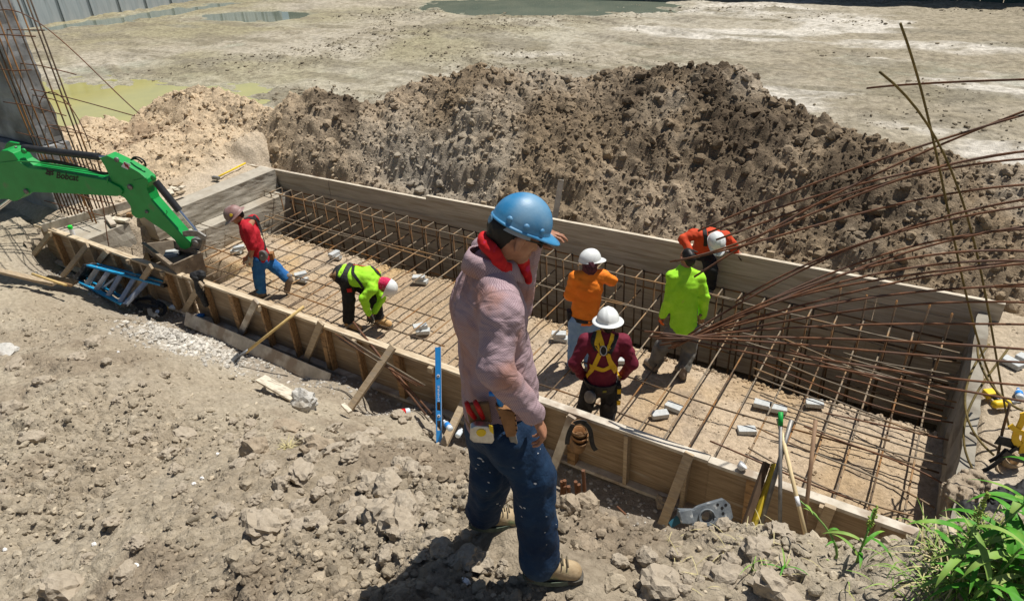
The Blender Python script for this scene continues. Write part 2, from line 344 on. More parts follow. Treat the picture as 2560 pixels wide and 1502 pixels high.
# ---- muddy flat, out to the horizon
FLAT = .72
PUD = [(gp(235, 262, FLAT), 6.2, 2.7, .42), (gp(1330, 18, FLAT), 7.0, 3.2, .2), (gp(640, 38, FLAT), 3.6, 1.6, .2), (gp(350, 40, FLAT), 6.5, 1.6, 1.3)]
def flat_z(u, v):
    r = .09 * fbm(u, v, .22, 5, 81) + .06 * fbm(u, v, 1.1, 5, 82, .6)
    act = sstep(-.12, .35, fbm(u * .7, v, .35, 4, 83)); r = r + .05 * fbm(u * .3 + .1 * v, v * 1.4, .9, 4, 89); cl = act * (.16 * (billow(u, v, 1.2, 4, 84, .65) - .25) + .05 * billow(u, v, 4, 3, 85))
    tr = np.abs(((u * .35 + v * .94 + 1.5 * fbm(u, v, .08, 2, 87)) * .5) % 1 - .5); cl = cl + sstep(-.1, .3, fbm(u, v, .1, 3, 88)) * (.05 * sstep(.12, .02, tr) - .03 * sstep(.2, .14, tr) * sstep(.08, .14, tr))
    z = FLAT + .06 + r + cl + .012 * fbm(u, v, 5, 3, 86)
    for (c, a, b, th) in PUD:
        x = (u - c[0]) * math.cos(th) + (v - c[1]) * math.sin(th); y = -(u - c[0]) * math.sin(th) + (v - c[1]) * math.cos(th)
        z = z - .26 * np.exp(-((x / a) ** 2 + (y / b) ** 2) * 1.3)
    pit = sstep(-13.9, -13.3, u) * sstep(7.5, 7.0, u) * sstep(10.2, 9.6, v) + sstep(4.3, 3.9, v)
    z = np.where(np.clip(pit, 0, 1) > 0, z - 2.6 * np.clip(pit, 0, 1), z)
    far = np.maximum(np.maximum(-u - 44, v - 38), u - 30); z = np.where(far > 0, FLAT + .3, z)
    return z
def flat_c(u, v, z):
    n = fbm(u, v, .18, 5, 91); q = fbm(u, v, .7, 4, 92)
    c = lerpc((.34, .30, .22), (.43, .39, .305), sstep(-.3, .3, n)); c = lerpc(c, (.52, .49, .41), np.exp(-(((u + 15 - .35 * (v - 20)) / 6.5) ** 2)) * sstep(12, 15, v) * (.55 + .5 * fbm(u, v, .3, 4, 96)))
    c = lerpc(c, (.31, .285, .165), sstep(-.1, .35, fbm(u, v, .13, 4, 93) + .15) * .65 * sstep(-10, -18, u))
    c = lerpc(c, (.66, .63, .56), sstep(.05, .35, fbm(u, v * 1.6, .24, 5, 94)) * .85 * (.18 + .82 * sstep(-14, -6, u + .3 * v - 4)))
    c = lerpc(c, (.21, .18, .125), sstep(FLAT + .13, FLAT + .22, z) * .9)
    c = lerpc(c, (.24, .215, .15), sstep(.05, .38, fbm(u * .4 + v * .2, v * 1.5, .8, 5, 95)) * .8); c = lerpc(c, (.25, .22, .15), sstep(.1, .4, fbm(u, v, 2.2, 5, 97, .65)) * .6)
    c = lerpc(c, (.27, .245, .19), sstep(.1, .5, q) * .55)
    return lerpc(c, (.35, .36, .28), sstep(FLAT + .02, FLAT - .05, z) * .7)
heightfield('muddy_ground', np.r_[-900, -300, -120, -60, np.arange(-46, -28, .22), np.arange(-28, -2, .11), np.arange(-2, 12, .15), 16, 24, 60, 300, 900], np.r_[-600, -100, -20, -4, np.arange(2.5, 9, .25), np.arange(9, 24, .10), np.arange(24, 38, .14), 45, 100, 300, 900], flat_z, flat_c, 'mud')
mat('water_green', (.47, .43, .15), (.40, .375, .14), .8, .07, 0, spec=.5)
mat('water_grey', (.15, .18, .14), (.22, .24, .18), .5, .05, 0, spec=.5)
for i, (c, a, b, th) in enumerate(PUD):
    mb = MB(); n = 40; q = [2 * math.pi * k / n for k in range(n)]; R = 1.55 if i == 0 else 1.35
    vs = [(c[0] + R * (a * math.cos(t) * math.cos(th) - b * math.sin(t) * math.sin(th)), c[1] + R * (a * math.cos(t) * math.sin(th) + b * math.sin(t) * math.cos(th)), FLAT - .015 - .003 * i) for t in q]
    mb.add(vs, [tuple(range(n))]); o = obj('puddle', mb, 'water_green' if i == 0 else 'water_grey'); o['kind'] = 'structure'
# ---- sheet pile walls round the lot
mat('pile', (.40, .45, .46), (.55, .58, .58), 2, .7, .2, 12, stretch=(3, 3, .25), c3=(.10, .10, .075), scale3=.9, con3=(.56, .66))
mat('pile_dark', (.035, .07, .06), (.06, .10, .085), 2, .6, .2, 12, stretch=(3, 3, .3))
def pile_wall(label, A, B, m, h):
    A, B = np.array(A, float), np.array(B, float); t = thing('sheet_pile_wall', label, 'wall', (*(A + B) / 2, FLAT - .3)); L = np.linalg.norm(B - A); d = (B - A) / L; n = np.array([-d[1], d[0]])
    k = int(L / .8); mb0 = None
    for i in range(k):
        p = A + d * (i + .5) * L / k; off = n * (.035 if i % 2 else -.035)
        mb = MB(); c = np.array([*(p + off), FLAT - .3 + h / 2]); w2 = L / k / 2 * .97
        mb.box((0, 0, 0), np.array([*d, 0]) * w2, np.array([*n, 0]) * .1, ZV * h / 2)
        if mb0 is None: mb0 = mesh_from('pile_panel', mb.v, mb.f, M(m))
        put('pile_panel', mb0, t, c - wloc(t))
    mb = MB(); mb.beam((*A, FLAT + h - .28), (*B, FLAT + h - .28), .5, .35); obj('cap_beam', mb, 'concrete', t)
pile_wall('grey stained sheet pile wall standing in water behind the green puddle', (-41.6, 6), (-41.6, 35.2), 'pile', 4.2)
pile_wall('dark green sheet pile wall along the far end of the muddy lot', (-41.2, 35.6), (14, 35.6), 'pile_dark', 4.2)
# ================================================================== FORMWORK AND CONCRETE
def cA(x, y): return 580 + .2381 * x, 400 + .2381 * y
def cC(x, y): return 1900 + .2704 * x, 700 + .2704 * y
def cD(x, y): return 80 + .2299 * x, 460 + .2299 * y
def c2(x, y): return .27778 * x, 340 + .27778 * y
def c4(x, y): return .3385 * x, 600 + .3385 * y
def c4b(x, y): return 1860 + .3395 * x, 1000 + .3395 * y
def c5(x, y): return 640 + .3043 * x, 700 + .3043 * y
def c7(x, y): return 2300 + .3381 * x, 860 + .3381 * y
def c8(x, y): return 1360 + .3785 * x, 520 + .3785 * y
def c3b(x, y): return 1360 + .338 * x, 1000 + .338 * y
def cE(x, y): return .3246 * x, .3246 * y
VF = 4.87
near = thing('formwork', 'long timber formwork with slanted braces on the side towards the dirt bank', 'formwork', (-6, VF, .25))
segs = [(-13.05, -8.93, .0), (-8.90, -6.2, .012), (-6.197, -3.8, .0), (-3.797, -1.2, .006), (-1.197, .66, -.004)]
for i, (a, b, dv) in enumerate(segs):
    mb = MB(); mb.box(((a + b) / 2, VF + .02 + dv, .565), ((b - a) / 2, 0, 0), (0, .009, 0), (0, 0, .345)); obj('plywood_panel', mb, 'plywood', near)
    mb = MB(); mb.box(((a + b) / 2, VF - .025 + dv, .931 + (.004 if i % 2 else 0)), ((b - a) / 2 + .0, 0, 0), (0, .046, 0), (0, 0, .019)); obj('top_plate', mb, 'lumber_top' if i < 3 else 'lumber_dirty', near, bevel=.004)
    mb = MB(); mb.box(((a + b) / 2, VF - .035 + dv, .262), ((b - a) / 2, 0, 0), (0, .043, 0), (0, 0, .02)); obj('bottom_plate', mb, 'lumber_dirty', near)
stud_px = [cD(230, 560), cD(400, 590), cD(625, 690), cD(880, 790), cD(1055, 800), cD(1180, 870), cD(1430, 940), cD(1560, 965), cD(1850, 1080), cD(2140, 1165), c4(1920, 480), c4(2120, 540), c4(2370, 640), c5(550, 360), c5(810, 455), c5(1140, 560), c5(1445, 690), (1345, 990), (1428, 1050), (1566, 1085), (1718, 1138), (1884, 1190), (2060, 1260), (2200, 1305)]
for i, (x, y) in enumerate(stud_px):
    u = vp(x, y, 4.80)[0]; h = .64; mb = MB(); mb.box((u, VF - .034, .255 + .02 + h / 2 + .001), (.019 if i % 3 else .044, 0, 0), (0, .043, 0), (random.uniform(-.01, .01), 0, h / 2))
    obj('stud', mb, 'lumber_orange' if i % 3 == 0 or 8 <= i <= 16 else 'lumber', near)
    if i % 2 == 0:
        mb = MB(); mb.box((u, VF - .102, .60 + .30), (.03, 0, 0), (0, .021, 0), (0, 0, .035)); obj('nailing_block', mb, 'lumber', near)
brace_px = [(124, 586, 70, 655), (218, 614, 154, 694), (266, 629, 232, 675), (377, 667, 326, 745), (503, 710, 462, 777), (640, 754, 602, 833), (802, 808, 765, 901), (981, 869, 874, 1022), (1163, 1000, 1115, 1100), (1429, 1044, 1385, 1165), (1722, 1137, 1660, 1300), (2075, 1268, 2035, 1370)]
for i, (x, y, x2, y2) in enumerate(brace_px):
    a = vp(x, y, 4.76 - (.02 if i % 2 else 0)); b = gp(x2, y2, .30 if i not in (7, 8) else .42); d = nrm(b - a)
    mb = MB(); mb.beam(a - d * .02, b + d * .06, .089, .038, up=nrm(np.cross(d, [1, 0, 0]))); obj('brace', mb, 'lumber' if i not in (5, 9) else 'lumber_dirty', near, bevel=.003)
# far form
far = thing('formwork', 'tall grey plywood formwork along the foot of the soil mound', 'formwork', (-6, 8.8, -.9))
def ftop(u): return np.interp(u, [-12.36, -7.6], [.85, .90]) if u < -7.585 else np.interp(u, [-7.57, .95], [.97, 1.09])
cuts = [-12.36, -10.0, -7.585, -5.2, -2.75, -.35, .95]
for i in range(6):
    a, b = cuts[i], cuts[i + 1]; dv = random.uniform(-.005, .005); rows = [0, .31, .62, 1.2, 1.9]
    for r in range(4):
        ta, tb = ftop(a + 1e-3), ftop(b - 1e-3); v0 = 8.775 + dv + random.uniform(-.004, .004); g = .002
        mb = MB(); mb.prism([(a + g, v0, ta - rows[r] - (g if r else 0)), (b - g, v0, tb - rows[r] - (g if r else 0)), (b - g, v0, tb - rows[r + 1] + g), (a + g, v0, ta - rows[r + 1] + g)], (0, .02, 0)); obj('board', mb, 'plywood_grey', far)
    mb = MB(); mb.prism([(a, 8.80 + dv, ftop(a + 1e-3) - .004), (b, 8.80 + dv, ftop(b - 1e-3) - .004), (b, 8.80 + dv, ftop(b - 1e-3) - .093), (a, 8.80 + dv, ftop(a + 1e-3) - .093)], (0, .045, 0)); obj('top_plate', mb, 'lumber_pale' if i > 0 else 'lumber_dirty', far)
for u in np.arange(-12.1, .95, .8):
    mb = MB(); mb.box((u, 8.87, .0), (.019, 0, 0), (0, .045, 0), (0, 0, .74)); obj('stud', mb, 'lumber', far)
# concrete
def cwall(name, label, boxes, m='concrete', amp=.012, seed=0):
    t = MB()
    for (u0, u1, v0, v1, z0, z1) in boxes:
        nx = max(2, int((u1 - u0) / .12)); ny = max(2, int((v1 - v0) / .12)); nz = max(2, int((z1 - z0) / .12))
        bm = bmesh.new(); bmesh.ops.create_cube(bm, size=1); 
        vs = [( (u0 + u1) / 2 + v.co.x * (u1 - u0), (v0 + v1) / 2 + v.co.y * (v1 - v0), (z0 + z1) / 2 + v.co.z * (z1 - z0)) for v in bm.verts]
        for v, c in zip(bm.verts, vs): v.co = c
        big = [e for e in bm.edges if e.calc_length() > .2]
        bmesh.ops.subdivide_edges(bm, edges=big, cuts=max(nx, ny, 8) if max(nx, ny) < 40 else 40, use_grid_fill=True)
        P = np.array([v.co[:] for v in bm.verts]); n1 = fbm(P[:, 0] + P[:, 2] * 1.7, P[:, 1] - P[:, 2], 3.1, 4, seed); n2 = fbm(P[:, 0] - P[:, 2], P[:, 1] + P[:, 2] * 2.1, 3.3, 4, seed + 7)
        vs = P + np.c_[n1, n2, (n1 - n2) * .5] * amp * 2
        t.add(vs, [[v.index for v in f.verts] for f in (bm.verts.index_update(), bm.faces)[1]]); bm.free()
    return setprops(obj(name, t, m), label, 'wall')
cwall('concrete_wall', 'rough concrete end wall beside the cordless drill', [(.70, .82, 4.93, 8.74, -1.0, .93)], m='concrete_dark', amp=.02, seed=3)
cwall('concrete_wall', 'broken topped concrete beam with a stepped face by the yellow hammer', [(-11.86, -11.42, 5.98, 8.72, .48, .90), (-12.3, -11.12, 6.1, 8.70, -.6, .47)], amp=.012, seed=5)
cwall('concrete_wall', 'low concrete corner block under the short timber board', [(-13.0, -11.7, 4.93, 5.72, -.6, .875), (-12.6, -11.9, 5.73, 5.97, -.6, .70)], amp=.02, seed=6)
cwall('concrete_wall', 'tall smooth grey concrete wall next to the standing rebar', [(-22, -13.62, 5.62, 6.05, 2.02, 5.6), (-22, -13.5, 5.45, 6.06, .3, 2.0)], m='concrete_wall', amp=.012, seed=8)
def pad_z(u, v): return .855 + .04 * fbm(u, v, .9, 4, 101) + .02 * clumps(u, v, .14, 102) + .01 * fbm(u, v, 8, 3, 103)
def pad_c(u, v, z):
    c = lerpc((.50, .42, .31), (.56, .48, .37), sstep(-.3, .3, fbm(u, v, .8, 4, 104))); c = lerpc(c, (.66, .64, .60), np.exp(-(((u - 1.2) / .5) ** 2 + ((v - 5.3) / .5) ** 2)))
    return lerpc(c, (.36, .30, .23), sstep(.1, .5, fbm(u, v, 2.2, 4, 105)) * .5)
def padr_z(u, v): return pad_z(u, v) - .35 * sstep(9.0, 9.6, v) - .12 * sstep(.86, .81, u)
heightfield('ground', np.arange(.805, 5.2, .04), np.arange(3.6, 9.6, .04), padr_z, pad_c)
def padl_z(u, v): return pad_z(u, v) + .02 - .35 * sstep(-12.9, -13.4, u) * sstep(5.5, 4.7, v) - .55 * sstep(-11.75, -11.65, u) - .2 * sstep(-11.9, -11.84, u) * sstep(5.75, 5.9, v) - .3 * sstep(8.62, 8.8, v) * sstep(-12.6, -12.3, u) - .12 * sstep(-13.1, -12.95, u) * sstep(5.8, 5.7, v) - .6 * sstep(5.1, 4.92, v) * sstep(-13.2, -13.0, u)
def padl2_z(u, v):
    k = sstep(-12.3, -13.0, u) * sstep(5.9, 7.0, v) + sstep(8.6, 8.9, v) * sstep(-12.0, -12.4, u); k = np.clip(k, 0, 1)
    return padl_z(u, v) + k * ((.45 * sstep(6, 9.2, v) - .1) * sstep(-16.5, -14.5, u) + .40 * (billow(u, v, 1.3, 5, 111, .68) - .2) + .16 * (billow(u, v, 5, 4, 112, .7) - .3))
def padl_c(u, v, z): k = sstep(-12.3, -13.0, u) * sstep(5.9, 7.0, v); return lerpc(pad_c(u, v, z), lerpc((.60, .48, .33), (.34, .25, .165), sstep(.0, .4, fbm(u, v, 1.1, 4, 113))), k * .9)
heightfield('ground', np.r_[np.arange(-19, -11.6, .045)], np.arange(4.6, 9.5, .042), padl2_z, padl_c)
# ================================================================== REBAR
mat_bar = thing('rebar_mat', 'rebar mat of parallel bars laid over the pit floor between both forms', 'rebar', (-5.5, 6.7, .1))
mt = {}
for k in range(42):
    u = -11.55 + .30 * k + random.uniform(-.02, .02)
    if -3.45 < u < -2.2 and k % 3 == 0: v0 = 5.6
    else: v0 = 4.93
    key = ('rebar_pale', 'rebar')[k % 3 == 0]
    if (key, v0) not in mt:
        mb = MB(); mb.tube([(0, v0 - 6.7, .02), (0, -.6, .0), (0, .5, .01), (0, 1.93, .045)], .0105, 7); mt[(key, v0)] = mesh_from('transverse_bar', mb.v, mb.f, M(key), smooth=True)
    put('transverse_bar', mt[(key, v0)], mat_bar, (u + 5.5, 0, .07 + random.uniform(-.015, .02)))
for (v, a, b, z) in ((5.18, -11.5, -6.6, .19), (5.62, -11.6, -6.2, .192), (6.05, -11.3, -5.2, .194), (6.55, -11.5, -5.6, .19), (6.56, -3.5, .66, .192), (7.08, -11.4, -7.2, .20), (5.9, -4.9, -1.9, .19), (8.02, -12.1, -6.9, .215), (8.12, -11.2, -5.2, .217), (8.06, -5.9, -1.9, .24), (8.16, -4.2, .6, .22), (7.98, -2.2, .63, .215)):
    mb = MB(); mb.tube([(a + (b - a) * t, v + .03 * math.sin(t * 7 + v * 5), z + .006 * math.sin(t * 11)) for t in np.linspace(0, 1, 9)], .0105, 7); obj('longitudinal_bar', mb, 'rebar' if v < 7 else 'rebar_pale', mat_bar, smooth=True)
cage = thing('rebar_cage', 'tall rebar cage standing in the dark trench against the far form', 'rebar', (-5.8, 8.5, -.9))
def sh(mb, name, m): return mesh_from(name, mb.v, mb.f, M(m), smooth=True)
vb = MB(); vb.tube([(0, 0, 0), (0, 0, 1.46)], .0125, 7); vbm = sh(vb, 'vertical_bar', 'rebar')
vb2 = MB(); vb2.tube([(0, 0, 0), (0, .0, 1.85)], .0125, 7); vbm2 = sh(vb2, 'vertical_bar', 'rebar')
tb = MB(); tb.tube([(0, -.17, -.02), (0, -.15, 0), (0, .14, .0), (0, .165, -.03)], .011, 7); tbm = sh(tb, 'tie_bar', 'rebar_pale')
for k in range(43):
    u = -12.15 + .30 * k + random.uniform(-.025, .025); rt = u > -1.0
    put('vertical_bar', vbm, cage, (u + 5.8, -.14, 0)); b = put('vertical_bar', vbm2 if rt else vbm, cage, (u + 5.8 + .02, .13, 0))
    if rt: b.rotation_euler = (random.uniform(-.02, .04), random.uniform(-.04, .04), 0)
    put('tie_bar', tbm, cage, (u + 5.8, 0, 1.465 + random.uniform(-.01, .01)))
for (v, z, a, b, m) in ((8.34, .575, -12.5, -6.3, 'rebar_pale'), (8.34, .58, -6.6, -1.9, 'rebar_pale'), (8.33, .575, -2.3, .66, 'rebar_pale'), (8.65, .54, -12.3, .66, 'rebar'), (8.66, .27, -12.2, .66, 'rebar'), (8.66, -.1, -12.2, .66, 'rebar'), (8.30, -.25, -12.2, .66, 'rebar'), (8.66, -.5, -12.2, .66, 'rebar')):
    mb = MB(); mb.tube([(a + (b - a) * t, v + .012 * math.sin(t * 9), z + .008 * math.sin(t * 13 + v)) for t in np.linspace(0, 1, 11)], .0115, 7); obj('longitudinal_bar', mb, m, cage, smooth=True)
# loose bars lying over the mat towards the end wall
def smooth_path(P, n=14):
    P = np.array(P, float); k = len(P); t = np.r_[0, np.cumsum(np.linalg.norm(np.diff(P, axis=0), axis=1))]; T = np.linspace(0, t[-1], n)
    if k < 3: return [P[0] + (P[-1] - P[0]) * s / t[-1] for s in T]
    deg = min(3, k - 1); c = [np.polyfit(t, P[:, i], deg) for i in range(3)]; return [np.array([np.polyval(c[i], s) for i in range(3)]) for s in T]
loose = [[cC(55, 675), cC(370, 830), cC(940, 1040), cC(1730, 1275)], [cC(-60, 740), cC(350, 895), cC(800, 1080), cC(1480, 1260), cC(1800, 1322)], [cC(-60, 810), cC(330, 970), cC(860, 1165), cC(1250, 1345), cC(1480, 1420)], [cC(155, 520), cC(700, 745), cC(1130, 930), cC(1450, 1030), cC(1820, 1130)], [cC(275, 640), cC(700, 800), cC(1150, 935), cC(1710, 1100)], [cC(730, 750), cC(1200, 890), cC(1710, 1050)], [cC(770, 670), cC(1270, 790), cC(1640, 850), cC(2071, 940)], [cC(700, 890), cC(1150, 1000), cC(1560, 1120), cC(2071, 1240)], [cC(-60, 880), cC(300, 1020), cC(860, 1210), cC(1240, 1330), cC(1560, 1420)], [cC(1000, 735), cC(1400, 850), cC(1840, 965)], [cC(1030, 790), cC(1640, 915), cC(1840, 960)], [cC(630, 455), cC(1010, 570), cC(1500, 710), cC(1880, 765)], [cC(0, 1060), cC(400, 1220), cC(860, 1380), cC(1200, 1479)], [c4b(600, 95), c4b(1000, 180), c4b(1540, 300), c4b(1880, 375)], [c4b(590, 150), c4b(1000, 280), c4b(1430, 410), c4b(1800, 510)], [c4b(280, 120), c4b(760, 290), c4b(1530, 480)], [c4b(440, 190), c4b(800, 330), c4b(1130, 450), c4b(1500, 635)], [c4b(100, 200), c4b(500, 380), c4b(950, 560), c4b(1400, 790)], [c4b(30, 350), c4b(420, 560), c4b(800, 720), c4b(1250, 850)], [c4b(-250, 300), c4b(170, 480), c4b(500, 620), c4b(800, 730)]]
for i, L in enumerate(loose):
    z0 = .24 + .012 * (i % 7); zs = np.interp(np.linspace(0, 1, len(L)), [0, .5, 1], [z0 + .06, z0, z0 + .10])
    mb = MB(); mb.tube(smooth_path([gp(x, y, z) for (x, y), z in zip(L, zs)]), .0095, 7)
    setprops(obj('rebar_rod', mb, ('rebar_pale', 'rebar_rust', 'rebar_pale')[i % 3], smooth=True), 'loose rebar rod lying lengthwise over the mat towards the concrete end wall', 'rebar', 'loose rods over the mat')
# long rods fanning out from a bundle at the right
c2r = lambda x, y: (1800 + .3381 * x, 560 + .3381 * y)
fan = [  # pixel paths, depth start -> end
 [(1624, 840), (1740, 843), (2040, 842), (2300, 858), (2560, 872)], [(1612, 828), (1730, 842), (2000, 888), (2300, 935), (2560, 963)], [(1650, 862), (1760, 842), (2010, 795), (2250, 762), (2420, 757), (2600, 757)],
 [(1655, 853), (1760, 838), (1990, 818), (2200, 812), (2430, 808), (2600, 812)], [(1680, 862), (1780, 828), (1930, 795), (2150, 745), (2350, 726), (2600, 716)], [(1690, 855), (1790, 822), (1960, 740), (2150, 695), (2400, 658), (2600, 652)],
 [(1700, 850), (1800, 815), (1930, 742), (2090, 690), (2330, 640), (2600, 630)], [(1670, 868), (1760, 838), (1900, 772), (2060, 700), (2250, 635), (2400, 600), (2600, 560)], [(1680, 868), (1770, 832), (1900, 760), (2050, 690), (2200, 640), (2420, 590), (2600, 570)],
 [(1675, 655), (1800, 625), (1950, 592), (2200, 520), (2400, 480), (2600, 460)], [(1690, 652), (1830, 615), (2000, 545), (2190, 470), (2420, 402), (2600, 375)], [(1735, 692), (1900, 592), (2110, 470), (2330, 380), (2450, 315), (2600, 265)], [(1745, 578), (1900, 510), (2120, 430), (2330, 355), (2560, 288)], [(1770, 582), (1930, 525), (2150, 460), (2370, 412), (2600, 372)],
 [(1700, 846), (1850, 800), (2020, 765), (2250, 700), (2450, 672), (2620, 655)], [(1640, 846), (1790, 850), (2050, 862), (2300, 890), (2560, 905)], [(1720, 838), (1900, 730), (2080, 640), (2300, 560), (2450, 520), (2620, 490)], [(1700, 858), (1860, 780), (2050, 728), (2260, 690), (2440, 664), (2640, 640)], [(1650, 835), (1800, 868), (2060, 915), (2310, 960), (2600, 1010)], [(1790, 600), (1980, 530), (2160, 475), (2350, 425), (2620, 395)],
 [(2168, 221), (2300, 210), (2600, 198)], [(1840, 752), (1960, 690), (2110, 622), (2260, 575), (2420, 542), (2600, 510)], [(1960, 785), (2120, 750), (2300, 730), (2480, 715), (2600, 708)]]
for i, L in enumerate(fan):
    d = np.interp(np.linspace(0, 1, len(L)), [0, 1], [6.6 - .05 * (i % 4), 5.3 + .07 * (i % 5)])
    mb = MB(); mb.tube(smooth_path([dp(x, y, q) for (x, y), q in zip(L, d)], 20), .0098, 8)
    setprops(obj('rebar_rod', mb, 'rebar_rust', smooth=True), 'long rusty rebar rod fanning out over the pit above the concrete end wall', 'rebar', 'long rods fanning out over the pit')
tall = [([(2255, 55), (2285, 190), (2320, 300), (2365, 480), (2410, 690), (2445, 880), (2500, 990)], 'tall olive rebar rod with a straight tip rising above the fan of rods'), ([(2208, 182), (2260, 240), (2330, 350), (2400, 470), (2450, 620), (2470, 760), (2480, 900), (2530, 1085)], 'olive rebar rod with a curved tip rising above the fan of rods')]
for L, lb in tall:
    n = len(L); d = np.linspace(5.0, 6.6, n); mb = MB(); mb.tube(smooth_path([dp(x, y, q) for (x, y), q in zip(L, d)], 24), .0095, 8); setprops(obj('rebar_rod', mb, 'rebar_olive', smooth=True), lb, 'rebar')
hoops = [([c7(510, 0), c7(400, 180), c7(330, 360), c7(340, 520), c7(430, 690), c7(545, 820)], 'bent rebar hoop curling down over the end wall towards the hanging tool belt'), ([c7(660, 20), c7(500, 240), c7(380, 440), c7(325, 640), c7(350, 860), c7(470, 1030)], 'bent rebar hoop curling behind the hanging tool belt to the concrete rubble'), ([c7(430, 0), c7(490, 240), c7(640, 420), c7(760, 490)], 'bent rebar rod crossing over the cordless drill')]
for L, lb in hoops:
    d = np.linspace(6.5, 6.0, len(L)); mb = MB(); mb.tube(smooth_path([dp(x, y, q) for (x, y), q in zip(L, d)], 22), .0105, 8); setprops(obj('rebar_rod', mb, 'rebar_olive', smooth=True), lb, 'rebar')
for L, lb in (([c7(665, 440), c7(610, 640), c7(560, 900)], 'upright rebar stub carrying the hanging tool belt'), ([c7(375, 655), c7(470, 710), c7(590, 775)], 'short rebar rod lying on the ground by the hanging tool belt')):
    mb = MB(); mb.tube([gp(*L[-1], .85)] + [pp(x, y, gp(*L[-1], .85), NC) for x, y in L[::-1][1:]], .012, 8); setprops(obj('rebar_rod', mb, 'rebar', smooth=True), lb, 'rebar')
# standing starter bars beside the tall concrete wall
rc = thing('rebar_column', 'upright cluster of starter bars beside the tall concrete wall', 'rebar', (-12.8, 5.6, .85))
for k in range(20):
    u = -13.35 + 1.2 * (k // 2) / 9.5 + random.uniform(-.03, .03); v = 5.42 if k % 2 == 0 else 5.80; tallb = k in (0, 2, 4, 5, 8, 9, 12, 13, 15)
    h = 4.6 if tallb else random.uniform(1.0, 1.4); ln = random.uniform(-.02, .02); mb = MB(); mb.tube([(u, v, .7), (u + ln * .4, v, 1.8), (u + ln * h, v + random.uniform(-.05, .05), .8 + h)], .0125, 7); obj('vertical_bar', mb, 'rebar', rc, smooth=True)
for z in (1.05, 1.4, 1.75, 2.3, 2.85, 3.4, 3.95):
    for v in (5.405, 5.815):
        mb = MB(); b = -12.1 + random.uniform(-.3, .35); mb.tube([(-13.8, v, z + random.uniform(-.03, .03)), (-13, v, z), (b, v - .03, z + random.uniform(-.08, .08))], .009, 6); obj('cross_bar', mb, 'rebar_rust', rc, smooth=True)
for L in ([cE(0, 80), cE(150, 100), cE(320, 185), cE(560, 395), cE(800, 620), cE(1075, 880)], [cE(240, 690), cE(450, 735), cE(700, 800), cE(1040, 895)], [cE(300, 815), cE(580, 880), cE(640, 990), cE(700, 1150)], [cE(360, 965), cE(640, 1030), cE(800, 1115)]):
    d0 = 13.6; mb = MB(); mb.tube(smooth_path([pp(x, y, (-13, 5.4, 2), (0, 1, 0)) for x, y in L], 18), .008, 6); obj('bent_bar', mb, 'rebar_rust', rc, smooth=True)
mb = MB(); mb.tube([vp(*cD(740, 80), 5.35), vp(*cD(790, 350), 5.3), vp(*cD(815, 560), 5.2), vp(*cD(855, 780), 5.1)], .008, 6); obj('bent_bar', mb, 'rebar_rust', rc, smooth=True)
for L in ([cD(900, 510), cD(1150, 580), cD(1360, 610)], [cD(790, 585), cD(960, 650), cD(1140, 715)], [cD(1000, 500), cD(1250, 560), cD(1480, 640)], [cD(2070, 55), cD(2160, 120), cD(2262, 160)], [cD(1900, 125), cD(2060, 180), cD(2230, 185)], [cD(1735, 195), cD(1880, 240), cD(2030, 270)], [cD(1630, 290), cD(1780, 345), cD(1930, 350)], [cD(1750, 390), cD(1950, 470), cD(2100, 500)]):
    mb = MB(); mb.tube(smooth_path([gp(x, y, z) for (x, y), z in zip(L, (.55, .5, .42))], 10), .0095, 7); setprops(obj('rebar_rod', mb, 'rebar_pale', smooth=True), 'short dowel sticking out from the concrete beam over the pit', 'rebar', 'dowels from the left beam')
